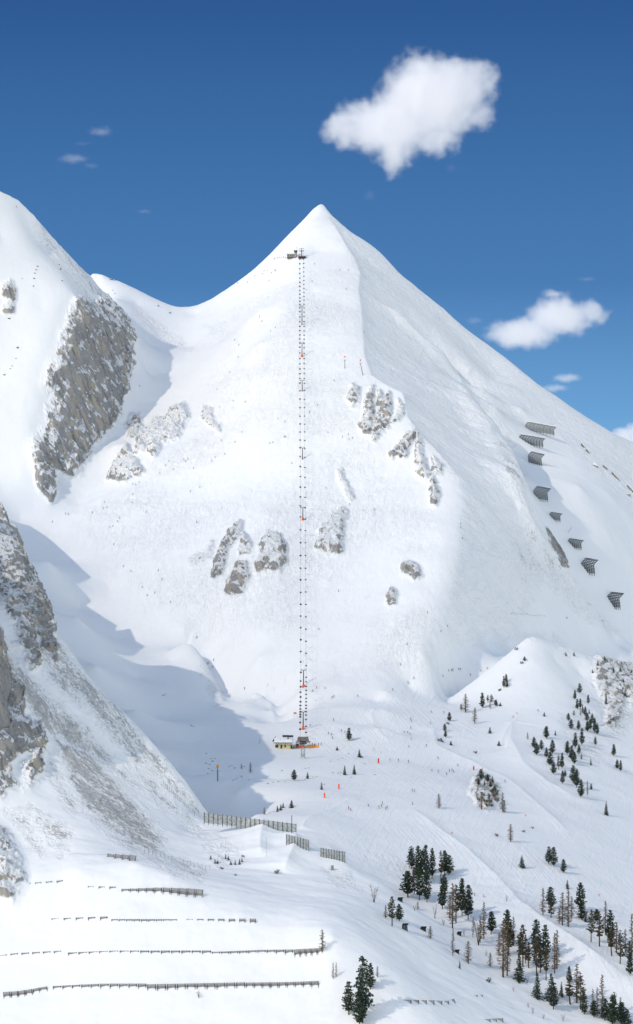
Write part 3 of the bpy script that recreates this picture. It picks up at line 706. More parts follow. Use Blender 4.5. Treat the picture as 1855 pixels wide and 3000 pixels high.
part = np.zeros(len(_q), int)                  # 0 the peak
part[inpoly([(-500, 300), (280, 300), (285, 805), (395, 1000), (380, 1150), (300, 1290), (235, 1390), (160, 1480), (120, 1540), (-500, 1560)], fd > 1500)] = 1
part[inpoly([(1280, 2065), (1400, 1985), (1565, 1862), (1600, 1875), (1760, 1935), (2500, 1960), (2500, 2100), (1900, 2620), (1560, 2440), (1400, 2330), (1290, 2190)], (fd > 1280) & (fd < 1690))] = 2
spur = (fd < 1540) & (fu < 620) & (fv < 2520) & (fd < 1215 + np.clip(2000 - fv, 0, 600) * 0.7)
part[spur & (fd > 1050)] = 3
fore = (fd < 1160) & (fv > 2330) & ~spur
part[fore] = 4
part[inpoly([(900, 2060), (1290, 2000), (1300, 2190), (1400, 2330), (1560, 2440), (2500, 2900), (2500, 3300), (1700, 2880), (1240, 2680), (1100, 2580), (1000, 2520), (930, 2470), (890, 2400), (1060, 2290), (900, 2190)], (fd > 1050) & (fd < 1560))] = 5
names = {0: "mountain_peak", 1: "mountain_ridge", 2: "hill", 3: "rocky_spur", 4: "hillside", 5: "ski_run"}
for k, nm in names.items():
    sel = (part == k) & (fid < 0)
    if sel.any():
        o = ground_object(nm, FACES[sel], VV, ZC)
        o["kind"] = "structure"
for k, r in enumerate(ROCKS):
    sel = fid == k
    if sel.sum() > 3:
        o = ground_object(r[0], FACES[sel], VV, ZC)
        o["label"] = r[1]; o["category"] = "cliff" if r[0] == "rock_cliff" else "rock"

_fl = MBq = bpy.data.meshes.new("valley_floor")
_fl.from_pydata([(-9000, -600, -420), (9000, -600, -420), (9000, 9000, -420), (-9000, 9000, -420)], [], [(0, 1, 2, 3)])
_fl.materials.append(GROUND)
_fo = link(bpy.data.objects.new("valley_floor", _fl)); _fo["kind"] = "structure"
# ------------------------------------------------------------ builders
class MB:
    def __init__(s):
        s.v = []; s.f = []; s.mi = []
    def box(s, c, size, rot=None, mi=0):
        hx, hy, hz = size[0] / 2, size[1] / 2, size[2] / 2
        b = len(s.v)
        for x, y, z in ((-hx, -hy, -hz), (hx, -hy, -hz), (hx, hy, -hz), (-hx, hy, -hz), (-hx, -hy, hz), (hx, -hy, hz), (hx, hy, hz), (-hx, hy, hz)):
            p = Vector((x, y, z))
            if rot is not None:
                p = rot @ p
            s.v.append(tuple(p + Vector(c)))
        for q in ((0, 3, 2, 1), (4, 5, 6, 7), (0, 1, 5, 4), (1, 2, 6, 5), (2, 3, 7, 6), (3, 0, 4, 7)):
            s.f.append(tuple(b + i for i in q)); s.mi.append(mi)
        return s
    def bar(s, a, b, w, h=None, mi=0, upv=(0, 0, 1)):
        """square bar from a to b"""
        a, b = Vector(a), Vector(b); h = h or w
        d = (b - a); L = d.length
        if L < 1e-6:
            return s
        d.normalize(); u = Vector(upv)
        if abs(d.dot(u)) > 0.98:
            u = Vector((1, 0, 0))
        x = d.cross(u).normalized(); z = x.cross(d).normalized()
        rot = Matrix((x, d, z)).transposed()
        return s.box((a + b) / 2, (w, L, h), rot, mi)
    def tube(s, pts, rad, n=6, mi=0, cap=True):
        pts = [Vector(p) for p in pts]
        if not hasattr(rad, '__len__'):
            rad = [rad] * len(pts)
        b = len(s.v)
        for k, p in enumerate(pts):
            d = (pts[min(k + 1, len(pts) - 1)] - pts[max(k - 1, 0)]).normalized()
            u = Vector((0, 0, 1)) if abs(d.z) < 0.9 else Vector((1, 0, 0))
            x = d.cross(u).normalized(); y = d.cross(x).normalized()
            for i in range(n):
                a = 2 * math.pi * i / n
                s.v.append(tuple(p + (x * math.cos(a) + y * math.sin(a)) * rad[k]))
        for k in range(len(pts) - 1):
            for i in range(n):
                j = (i + 1) % n
                s.f.append((b + k * n + i, b + k * n + j, b + (k + 1) * n + j, b + (k + 1) * n + i)); s.mi.append(mi)
        if cap:
            s.f.append(tuple(b + i for i in range(n))[::-1]); s.mi.append(mi)
            s.f.append(tuple(b + (len(pts) - 1) * n + i for i in range(n))); s.mi.append(mi)
        return s
    def ball(s, c, r, n=8, m=6, mi=0, sc=(1, 1, 1), jit=0, rng=None):
        b = len(s.v)
        for i in range(m + 1):
            th = math.pi * i / m
            for j in range(n):
                ph = 2 * math.pi * j / n
                k = r * (1 + (rng.uniform(-jit, jit) if rng else 0))
                s.v.append((c[0] + k * sc[0] * math.sin(th) * math.cos(ph), c[1] + k * sc[1] * math.sin(th) * math.sin(ph), c[2] + k * sc[2] * math.cos(th)))
        for i in range(m):
            for j in range(n):
                s.f.append((b + i * n + j, b + (i + 1) * n + j, b + (i + 1) * n + (j + 1) % n, b + i * n + (j + 1) % n)); s.mi.append(mi)
        return s
    def quad(s, a, b, c, d, mi=0):
        k = len(s.v); s.v += [tuple(a), tuple(b), tuple(c), tuple(d)]
        s.f.append((k, k + 1, k + 2, k + 3)); s.mi.append(mi)
        return s
    def mesh(s, name, mats, smooth=False):
        me = bpy.data.meshes.new(name)
        me.from_pydata(s.v, [], s.f)
        if not isinstance(mats, (list, tuple)):
            mats = [mats]
        for m in mats:
            me.materials.append(m)
        if len(mats) > 1:
            me.polygons.foreach_set("material_index", s.mi)
        if smooth:
            me.polygons.foreach_set("use_smooth", [True] * len(me.polygons))
        me.update()
        return me
    def build(s, name, mats, parent=None, smooth=False):
        o = link(bpy.data.objects.new(name, s.mesh(name, mats, smooth)))
        if parent is not None:
            o.parent = parent
        return o
def tag(o, label, cat, group=None, kind=None):
    for a_, b_ in ((" the ", " "), ("skier from left", "skier"), (" on ", " ")):
        if len(label.split()) > 16:
            label = label.replace(a_, b_)
    o["label"] = label; o["category"] = cat
    if group: o["group"] = group
    if kind: o["kind"] = kind
    return o
def thing(name, label, cat, loc=(0, 0, 0), rz=0.0, group=None):
    o = link(bpy.data.objects.new(name, None))
    o.empty_display_size = 0.2
    o.location = loc; o.rotation_euler = (0, 0, rz)
    return tag(o, label, cat, group)
def dup(root, loc, rot=None, scale=None, label=None, group=None):
    r = root.copy(); COL.objects.link(r); r.location = loc
    if rot is not None: r.rotation_euler = rot
    if scale is not None: r.scale = scale if hasattr(scale, '__len__') else (scale,) * 3
    if label: r["label"] = label
    if group: r["group"] = group
    for ch in root.children:
        c = ch.copy(); COL.objects.link(c); c.parent = r
        for g in ch.children:
            d = g.copy(); COL.objects.link(d); d.parent = c
    return r
def at(u, v, sink=0.0, near=900.0):
    p = hit(u, v, near)
    k = 0
    while p is None and k < 60:
        k += 3
        p = hit(u, v + k, near)
    p.z -= sink
    return p
def mpp(p):                                    # metres per photograph pixel at a point
    return p.y / F
ORD = ["first", "second", "third", "fourth", "fifth", "sixth", "seventh", "eighth", "ninth", "tenth", "eleventh", "twelfth", "thirteenth", "fourteenth", "fifteenth", "sixteenth", "seventeenth", "eighteenth", "nineteenth", "twentieth",
       "twenty-first", "twenty-second", "twenty-third", "twenty-fourth", "twenty-fifth", "twenty-sixth", "twenty-seventh", "twenty-eighth", "twenty-ninth", "thirtieth", "thirty-first", "thirty-second", "thirty-third", "thirty-fourth", "thirty-fifth"]

M_steel = flat("galvanised_steel", (0.22, 0.23, 0.24), 0.5, 0.4)
M_dark = flat("dark_metal", (0.035, 0.037, 0.042), 0.6, 0.2)
M_mast = flat("mast_paint", (0.085, 0.10, 0.10), 0.6, 0.2)
M_orange = flat("orange_padding", (0.85, 0.13, 0.02), 0.7, 0, 0.08)
M_red = flat("red_paint", (0.62, 0.03, 0.02), 0.6, 0, 0.08)
M_net = flat("orange_net", (0.85, 0.32, 0.03), 0.8, 0, 0.1)
M_wood = flat("weathered_wood", (0.19, 0.165, 0.135), 0.85, 0, 0.3, 1.2)
M_beam = flat("brown_grey_beams", (0.235, 0.215, 0.19), 0.85, 0, 0.25, 0.8)
M_slat = flat("grey_fence_boards", (0.36, 0.38, 0.37), 0.85, 0, 0.25, 0.9)
M_teal = flat("grey_green_girders", (0.10, 0.12, 0.125), 0.7, 0.1, 0.25, 0.6)
M_olive = flat("olive_weathered_girders", (0.26, 0.24, 0.16), 0.8, 0.1, 0.25, 0.6)
M_tealb = flat("dark_green_beams", (0.036, 0.048, 0.053), 0.7, 0.1, 0.25, 0.6)
M_conc = flat("concrete", (0.36, 0.36, 0.34), 0.9, 0, 0.15, 1.5)
M_snowcap = flat("snow_cap", (0.87, 0.88, 0.90), 0.85, 0, 0.01, 1.0, 0.0, 0.1)
M_glass = flat("dark_glass", (0.02, 0.025, 0.035), 0.15, 0, 0.1, 1.0, 0, 0.6)
M_wallY = flat("pale_yellow_plaster", (0.62, 0.54, 0.33), 0.9, 0, 0.08, 1.5)
M_roofb = flat("brown_corrugated_roof", (0.24, 0.20, 0.165), 0.8, 0.1, 0.3, 1.4)
M_stone = flat("grey_stone_wall", (0.28, 0.28, 0.27), 0.9, 0, 0.3, 1.2)
M_rock = flat("bare_rock", (0.15, 0.145, 0.14), 0.9, 0, 0.3, 1.5, 0.15)
# ------------------------------------------------------------ chair lift
GAUGE = 1.72
PYL = [(885.0, 952, 898), (885.0, 1045, 1005), (885.5, 1146, 1116), (886.5, 1345, 1313), (887.5, 1523, 1488), (889.5, 2013, 1964), (888.5, 2137, 2086)]
PADS = ["grey", "orange", "faded", "rust", "orange", "orange", "orange"]
PLAB = ["topmost slim grey lift pylon high on the sunny face", "second lift pylon from the top, orange padding at its foot", "short lift pylon with faded red foot beside the upper rocks",
        "lift pylon above the mogul bulge, rust coloured foot", "lone lift pylon with orange foot level with the round rock dome", "lift pylon with broad crossarm and orange foot above the station run-in", "lowest lift pylon just above the base station roof, orange red pad"]
HEADS = []
for k, (u, vb, vt) in enumerate(PYL):
    b = at(u, vb, 0.4)
    H = (vb - vt) * mpp(b) + 0.4
    t = thing("lift_pylon", PLAB[k], "pylon", b, 0, "chair lift pylons")
    r = 0.42
    MB().tube([(0, 0, -1), (0, 0, H * 0.5), (0, 0, H)], [r, r * 0.85, r * 0.62], 10).build("mast", M_mast, t, True)
    m = MB()
    m.bar((-GAUGE, 0, H + 0.5), (0, 0, H - 0.1), 0.34, 0.38).bar((0, 0, H - 0.1), (GAUGE, 0, H + 0.5), 0.34, 0.38)
    m.bar((-GAUGE * 0.5, 0, H + 0.2), (-GAUGE * 0.5, 0, H + 1.1), 0.1).bar((GAUGE * 0.5, 0, H + 0.2), (GAUGE * 0.5, 0, H + 1.1), 0.1).bar((-GAUGE * 0.5, 0, H + 1.1), (GAUGE * 0.5, 0, H + 1.1), 0.1)
    m.build("crossarm", M_mast, t)
    for s in (-1, 1):
        w = MB().bar((s * GAUGE, -1.3, H + 0.1), (s * GAUGE, 1.3, H + 0.75), 0.16, 0.22)
        for q in range(4):
            y = -1.1 + q * 0.72
            w.tube([(s * GAUGE - 0.12, y, H + 0.18 + q * 0.17), (s * GAUGE + 0.12, y, H + 0.18 + q * 0.17)], 0.2, 8)
        w.build("sheave_train", M_dark, t)
    if PADS[k] != "grey":
        pm = {"orange": M_orange, "faded": flat("faded_red_pad", (0.42, 0.17, 0.14), 0.8), "rust": flat("rust_pad", (0.22, 0.10, 0.08), 0.8)}[PADS[k]]
        ph = 2.2 if PADS[k] == "orange" else 1.2
        MB().tube([(0, 0, 0.1), (0, 0, ph * 0.6), (0, 0, ph)], [0.98 if ph > 2 else 0.6, 0.92 if ph > 2 else 0.55, 0.7 if ph > 2 else 0.5], 10).build("foot_pad", pm, t, True)
    else:
        MB().box((0, 0, 0.2), (1.1, 1.1, 0.8)).build("foot_block", M_conc, t)
    MB().bar((0.32, -0.35, 0.5), (0.3, -0.3, H - 0.2), 0.07).bar((-0.05, -0.46, 0.5), (-0.05, -0.38, H - 0.2), 0.07).build("ladder", M_steel, t)
    HEADS.append(Vector((b.x, b.y, b.z + H + 0.4)))
TOPP = at(884, 757); BOTP = at(888, 2190)
rope_c = [Vector((TOPP.x, TOPP.y, TOPP.z + 6.5))] + HEADS + [Vector((BOTP.x, BOTP.y, BOTP.z + 4.6))]
def rope_pts(side):
    out = []
    for a, b in zip(rope_c[:-1], rope_c[1:]):
        L = (b - a).length
        for i in range(14):
            t = i / 14
            p = a.lerp(b, t); p.z -= 4 * t * (1 - t) * L * 0.006
            out.append(Vector((p.x + side * GAUGE, p.y, p.z)))
    p = rope_c[-1]
    out.append(Vector((p.x + side * GAUGE, p.y, p.z)))
    return out
RP = {s: rope_pts(s) for s in (-1, 1)}
tag(MB().tube(RP[-1] + RP[1][::-1], 0.05, 4).build("haul_rope", M_dark), "thin steel haul rope loop of the chair lift between base and top station", "cable")
LV = [759.4, 773.7, 788.3, 801.9, 815.3, 828, 839.9, 852, 862.8, 873.9, 883.5, 893, 902.6, 913.7, 929.7, 943.6, 957, 969.4, 982, 994, 1006, 1018, 1035, 1051.4, 1067, 1081.8, 1096, 1109.5, 1123, 1145.6, 1170, 1195, 1220, 1243, 1266.5,
      1290, 1312.5, 1338.6, 1368, 1397, 1428, 1456.7, 1483, 1515, 1553, 1591, 1628.5, 1665.6, 1699.6, 1736.5, 1771.4, 1805.8, 1840, 1875, 1909.6, 1940, 1971, 1996, 2013, 2029, 2043, 2057, 2068, 2078, 2087, 2094, 2101, 2118, 2137.5]
RV = [760, 772.7, 785, 797.4, 810, 822.7, 834, 846, 858, 869, 880, 892, 903, 915, 928, 943, 957, 970, 983, 995, 1007, 1020, 1036, 1051, 1066, 1081, 1095, 1109.5, 1123.7, 1145, 1171, 1195, 1219.8, 1243.5, 1266, 1291.5, 1315.5, 1341, 1370.5,
      1399.7, 1428.4, 1458, 1488.7, 1522, 1555.5, 1591, 1628.5, 1665.6, 1699, 1735, 1771.8, 1807.9, 1844, 1879.6, 1915, 1951, 1985, 1998.5, 2012, 2023.5, 2035.4, 2047, 2057, 2067.4, 2076.4, 2086, 2095.7, 2108.8, 2129, 2146.5]
def chair_proto():
    t = thing("lift_chair", "chair", "lift chair")
    MB().bar((0, 0, 0), (0, 0, -0.35), 0.12).bar((0, 0, -0.35), (0.0, 0.28, -0.6), 0.08).bar((0, 0.28, -0.6), (0, 0.28, -1.75), 0.08).build("hanger", M_dark, t)
    MB().bar((-0.62, 0.28, -1.75), (0.62, 0.28, -1.75), 0.09).bar((-0.62, 0.28, -1.75), (-0.62, 0.2, -2.6), 0.07).bar((0.62, 0.28, -1.75), (0.62, 0.2, -2.6), 0.07).build("side_frame", M_dark, t)
    MB().box((0, 0.0, -2.62), (1.24, 0.5, 0.12)).build("seat", M_dark, t)
    MB().box((0, 0.26, -2.32), (1.24, 0.08, 0.55)).build("backrest", M_dark, t)
    return t
CH0 = chair_proto(); ch_used = False
def between(v):
    names = ["top station", "topmost pylon", "second pylon", "third pylon", "fourth pylon", "fifth pylon", "sixth pylon", "lowest pylon", "base station"]
    vs = [735] + [p[2] for p in PYL] + [2160]
    k = max(i for i in range(len(vs) - 1) if v >= vs[i])
    return k, names[k]
SEATS = []
rngc = random.Random(5)
for side, VL in ((-1, LV), (1, RV)):
    pts = RP[side]
    uv = [px(p.x, p.y, p.z - 2.5) for p in pts]
    cnt = {}
    for v in VL:
        for i in range(len(pts) - 1):
            v0, v1 = uv[i][1], uv[i + 1][1]
            if min(v0, v1) <= v <= max(v0, v1) and v0 != v1:
                t = (v - v0) / (v1 - v0)
                p = pts[i].lerp(pts[i + 1], t)
                k, nm = between(v)
                cnt[k] = cnt.get(k, 0) + 1
                fr = "occupied uphill chair on the left rope" if side < 0 else "empty downhill chair on the right rope"
                lab = "%s, %s one below the %s" % (fr, ORD[cnt[k] - 1], nm)
                g = "uphill chairs of the lift" if side < 0 else "downhill chairs of the lift"
                rz = math.pi if side > 0 else 0.0
                if not ch_used:
                    o = CH0; ch_used = True
                    o.location = p; o["label"] = lab; o["group"] = g; o.rotation_euler = (0, 0, rz)
                else:
                    o = dup(CH0, p, (0, 0, rz), None, lab, g)
                if side < 0:
                    o.rotation_euler = (0, 0, math.pi + rngc.uniform(-0.08, 0.08))
                    SEATS.append((p.copy(), v, nm, ORD[cnt[k] - 1]))
                break

# top station
p = at(852, 756, 0.2)
s = mpp(p)
t = thing("summit_hut", "low grey stone hut with dark roof edge beside the summit control tower", "hut", p)
MB().box((-0.2, 0, 1.7), (6.2, 4.5, 3.6)).build("wall", M_stone, t)
MB().box((-0.2, -0.1, 3.66), (6.6, 4.9, 0.3)).build("roof", M_conc, t)
for x in (-2, 0, 1.8):
    MB().box((x, -2.28, 2.1), (0.9, 0.08, 0.8)).build("window", M_glass, t)
MB().box((-0.1, -2.6, 0.3), (6.8, 0.8, 0.5)).build("terrace", M_dark, t)
p = at(866.5, 754, 0.2)
t = thing("control_tower", "grey round control tower with wide dark cap at the top lift station", "tower", p)
MB().tube([(0, 0, -1), (0, 0, 4.6)], 1.15, 12).build("shaft", M_stone, t, True)
MB().tube([(0, 0, 4.6), (0, 0, 5.6), (0, 0, 6.1), (0, 0, 6.4)], [1.2, 1.45, 1.75, 1.7], 12).build("cap", M_dark, t, True)
MB().tube([(0, 0, 5.0), (0, 0, 5.55)], [1.36, 1.5], 12).build("window_band", M_glass, t, True)
MB().bar((1.0, 0, 6.4), (1.0, 0, 9.0), 0.12).ball((1.0, 0, 9.0), 0.25).build("antenna", M_steel, t)
p = at(884, 757, 0.2)
t = thing("lift_top_station", "open return mast of the lift with twin wheels and red platform at the summit", "lift station", p)
MB().tube([(0, 0, -1), (0, 0, 9)], [0.45, 0.3], 8).build("mast", M_mast, t)
MB().bar((-1.9, 0, 9.0), (1.9, 0, 9.0), 0.25).bar((-1.9, 0, 7.2), (1.9, 0, 7.2), 0.18).build("crossarm", M_mast, t)
for x in (-1.7, 1.7):
    MB().tube([(x, 0, 6.9), (x, 0, 7.3)], 0.55, 10).bar((x, 0, 7.3), (x, 0, 9.2), 0.14).build("wheel", M_steel, t)
MB().tube([(0, -0.1, 6.45), (0, -0.1, 6.65)], 1.75, 20).build("bullwheel", M_dark, t)
MB().box((0.6, -0.6, 2.3), (6.2, 2.6, 0.2)).build("platform", M_red, t)
MB().box((0.2, -1.2, 1.0), (6.6, 1.8, 1.7)).build("foundation", M_dark, t)
for x in (-2.3, -0.5, 1.2, 2.9, 3.7):
    MB().bar((x, -1.8, 0), (x, -1.8, 3.4), 0.1).build("railing_post", M_steel, t)
p = at(913, 745)
t = thing("grey_snow_lance", "small grey snow lance standing right of the summit station", "snow lance", p)
MB().bar((0, 0, -0.3), (1.4, 0, 2.0), 0.12).build("lance", M_steel, t)
MB().bar((0, 0, 0), (-0.8, 0, 0.9), 0.12).build("stand", M_steel, t)

# base station
p = at(888, 2190, 0.2)
k = mpp(p)
bs = thing("lift_base_station", "lift base station with brown corrugated roof on a steel frame and concrete footed mast", "lift station", p)
roof = MB()
zt0, zt1 = 20 * k, 34 * k
n = 22
for i in range(n):
    a0, a1 = i / n, (i + 1) / n
    xa, xb = -18 * k + 36 * k * a0, -18 * k + 36 * k * a1
    xc, xd = (xa * 0.84, xb * 0.84)
    dz = 0.12 if i % 2 else 0.0
    roof.quad((xa, -3.2, zt0 + dz), (xb, -3.2, zt0 + dz), (xd, 2.4, zt1 - 0.6 + dz), (xc, 2.4, zt1 - 0.6 + dz))
    roof.quad((xa, -3.2, zt0 + dz - 0.14), (xb, -3.2, zt0 + dz - 0.14), (xb, -3.2, zt0 + dz), (xa, -3.2, zt0 + dz))
    roof.quad((xc, 2.4, zt1 - 0.9 + dz), (xd, 2.4, zt1 - 0.9 + dz), (xb, -3.2, zt0 + dz - 0.14), (xa, -3.2, zt0 + dz - 0.14))
    roof.quad((xc, 2.4, zt1 - 0.6 + dz), (xd, 2.4, zt1 - 0.6 + dz), (xd, 2.4, zt1 - 0.9 + dz), (xc, 2.4, zt1 - 0.9 + dz))
roof.build("roof", M_roofb, bs)
MB().bar((-20.5 * k, -3.3, zt0 - 0.45), (20.5 * k, -3.3, zt0 - 0.45), 0.35, 0.5).bar((-20.5 * k, 2.3, zt0 - 0.45), (20.5 * k, 2.3, zt0 - 0.45), 0.3, 0.4).bar((-20.5 * k, -3.3, zt0 - 0.4), (-20.5 * k, 2.3, zt0 - 0.4), 0.3).bar((20.5 * k, -3.3, zt0 - 0.4), (20.5 * k, 2.3, zt0 - 0.4), 0.3).build("frame_beam", M_steel, bs)
for x in (-20.3, 20.3):
    for y in (-3.2, 2.2):
        MB().bar((x * k, y, -0.4), (x * k, y, zt0 - 0.5), 0.3).build("post", M_steel, bs)
MB().box((0, 0.2, zt0 - 1.1), (13 * k * 1.7, 3.5, 0.9)).build("drive_housing", M_dark, bs)
MB().tube([(0, 0, zt0 - 1.9), (0, 0, zt0 - 1.6)], 1.75, 18).build("bullwheel", M_steel, bs)
MB().box((-3.4, 0.4, 1.2), (2.0, 2.0, 2.6)).build("control_booth", M_glass, bs)
fm = at(888, 2222, 0.2)
dx, dy, dz = fm.x - p.x, fm.y - p.y, fm.z - p.z
H2 = (2222 - 2168) * mpp(fm)
for sx in (-1, 1):
    MB().bar((dx + sx * 1.15, dy, dz - 0.5), (dx + sx * 0.95, dy, dz + H2), 0.32).build("mast_leg", M_steel, bs)
cb = MB()
for q in range(4):
    z0_, z1_ = dz + 3.0 + q * 1.8, dz + 4.8 + q * 1.8
    cb.bar((dx - 1.05, dy, z0_), (dx + 1.05, dy, z1_), 0.14).bar((dx + 1.05, dy, z0_), (dx - 1.05, dy, z1_), 0.14)
cb.build("mast_brace", M_dark, bs)
MB().box((dx, dy, dz + 2.0), (2.6, 1.4, 1.7)).build("concrete_block", M_conc, bs)
MB().box((dx, dy - 0.2, dz + H2 - 0.7), (3.4, 0.8, 0.9)).build("mast_head", M_dark, bs)
net = thing("orange_fence", "orange safety fence of the queue area right of the lift base station", "fence", at(915, 2191, 0.1))
for i in range(7):
    MB().bar((-3.6 + i * 1.25, 0, -0.2), (-3.6 + i * 1.25, 0, 1.6), 0.12).build("post", M_orange, net)
MB().box((0.15, 0, 0.8), (7.6, 0.06, 1.1)).build("mesh_panel", M_net, net)
net = thing("orange_fence", "short orange safety fence left of the lift base mast, above the red bags", "fence", at(880, 2192, 0.1))
for i in range(3):
    MB().bar((-1.4 + i * 1.4, 0, -0.2), (-1.4 + i * 1.4, 0, 1.7), 0.12).build("post", M_orange, net)
MB().box((0, 0, 0.85), (2.9, 0.06, 1.3)).build("mesh_panel", M_orange, net)
# hut
p = at(829, 2192, 0.2)
k = mpp(p)
h = thing("mountain_hut", "pale yellow mountain hut with deep snow on its roof beside the lift base", "hut", p)
W_ = 50 * k
MB().box((0.6, 1.5, 1.7), (W_, 6, 3.8)).build("wall", M_wallY, h)
rf = MB()
rf.box((0.4, 1.0, 4.5), (W_ + 1.2, 8.2, 0.25), Euler((math.radians(9), 0, 0)).to_matrix()).build("roof", M_wood, h)
rs = MB()
nx_, ny_ = 14, 7
for i in range(nx_):
    for j in range(ny_):
        pass
rng = random.Random(3)
hh = [[0.75 + 0.3 * math.sin(i * 1.3) * math.cos(j * 0.9) + rng.uniform(-.08, .08) for j in range(ny_ + 1)] for i in range(nx_ + 1)]
def rp(i, j):
    edge = 0.0 if i in (0, nx_) or j in (0, ny_) else 1.0
    x = 0.4 - (W_ + 1.0) / 2 + (W_ + 1.0) * i / nx_; y = -3.0 + 8.0 * j / ny_
    return (x, y, 4.62 + (y - 1.0) * 0.158 + hh[i][j] * (0.45 + 0.55 * edge))
for i in range(nx_):
    for j in range(ny_):
        rs.quad(rp(i, j), rp(i + 1, j), rp(i + 1, j + 1), rp(i, j + 1))
for i in range(nx_):
    a, b = rp(i, 0), rp(i + 1, 0)
    rs.quad((a[0], a[1], a[2] - 0.5), (b[0], b[1], b[2] - 0.5), b, a)
    a, b = rp(i, ny_), rp(i + 1, ny_)
    rs.quad((b[0], b[1], b[2] - 0.5), (a[0], a[1], a[2] - 0.5), a, b)
for j in range(ny_):
    for i_ in (0, nx_):
        a, b = rp(i_, j), rp(i_, j + 1)
        rs.quad((a[0], a[1], a[2] - 0.5), (b[0], b[1], b[2] - 0.5), b, a)
rs.build("roof_snow", M_snowcap, h, True)
for x, w, z0_, hgt in ((-3.6, 1.6, 1.6, 1.5), (-0.9, 0.9, 1.35, 2.0), (1.4, 0.8, 1.7, 1.3)):
    w_ = MB().box((x, -1.52, z0_), (w + 0.2, 0.12, hgt + 0.2)).build("window" if hgt < 1.9 else "door", M_wood, h)
    MB().box((x, -1.6, z0_), (w, 0.06, hgt)).build("pane", M_glass, w_)
MB().box((5.0, -1.8, 1.2), (0.9, 0.5, 2.0)).build("side_door", M_dark, h)
MB().tube([(3.0, 2.4, 5), (3.0, 2.4, 6.6)], 0.3, 8).build("chimney", M_dark, h)
for x, y, rzz in ((1.4, 3.8, 0.1), (4.4, 3.2, -0.1)):
    sp_ = MB().box((x, y, 6.9), (3.4, 1.6, 0.12), Euler((math.radians(35), 0, rzz)).to_matrix()).bar((x, y, 5.2), (x, y, 6.8), 0.15)
    sp_.build("solar_panel", M_glass, h)
p = at(803, 2178, 0.1)
t = thing("satellite_dish", "dark triangular dish panel on a post left of the yellow hut", "dish", p)
MB().bar((0, 0, -0.3), (0, 0, 1.8), 0.15).build("post", M_steel, t)
d_ = MB(); d_.v += [(-1.2, 0, 1.2), (1.1, 0.1, 1.2), (1.0, 0.3, 4.4), (-1.2, 0.25, 1.2), (1.1, 0.35, 1.2), (1.0, 0.55, 4.4)]
d_.f += [(0, 1, 2), (5, 4, 3), (0, 3, 4, 1), (1, 4, 5, 2), (2, 5, 3, 0)]; d_.mi += [0] * 5
d_.build("panel", M_dark, t)
p = at(864, 2096, 0.1)
t = thing("trail_sign", "red and white slalom banner on two poles left of the lift run-in", "sign", p)
for x in (-0.7, 1.0):
    MB().bar((x, 0, -0.3), (x, 0, 2.2), 0.09).build("post", M_dark, t)
MB().box((0.1, 0, 1.6), (1.6, 0.06, 0.9)).build("banner", M_red, t)
# two lone poles with orange balls
for u, vb, vt, lean, lab in ((1010.5, 1079, 1054, 0.0, "straight slim T topped pole with orange ball, left of the pair by the ridge"), (1064, 1099, 1064, -0.22, "leaning T topped pole with orange ball standing on the ridge edge")):
    p = at(u, vb, 0.3)
    H = (vb - vt) * mpp(p)
    t = thing("drag_lift_mast", lab, "mast", p)
    MB().tube([(0, 0, -0.4), (lean * H, 0, H)], [0.28, 0.18], 8).build("mast", M_mast, t)
    MB().bar((lean * H - 1.0, 0, H - 0.3), (lean * H + 0.9, 0, H + 0.1), 0.25).build("crossarm", M_mast, t)
    MB().bar((lean * H, 0, H), (lean * H, 0, H + 2.4), 0.07).build("rod", M_steel, t)
    MB().ball((lean * H, 0, H + 2.7), 0.62, 12, 8).build("ball", M_orange, t, True)
# avalanche blasting mast with orange housing, in the bowl shadow
p = at(638, 2288, 0.2)
t = thing("avalanche_mast", "lattice mast with orange box on top standing in the bowl shadow", "mast", p)
k = mpp(p)
MB().tube([(0, 0, -0.5), (0, 0, 40 * k)], [0.28, 0.2], 8).build("mast", M_mast, t)
MB().bar((-1.0, 0, 30 * k), (1.0, 0, 30 * k), 0.16).bar((-0.8, 0, 23 * k), (0.8, 0, 23 * k), 0.14).bar((-0.6, 0, 16 * k), (0.6, 0, 16 * k), 0.12).build("rungs", M_mast, t)
MB().tube([(0, 0, 40 * k), (0, 0, 40 * k + 0.5), (0, 0, 40 * k + 1.4), (0, 0, 40 * k + 1.7)], [0.5, 0.78, 0.72, 0.4], 10).build("housing", flat("orange_housing", (0.9, 0.33, 0.03), 0.6), t, True)
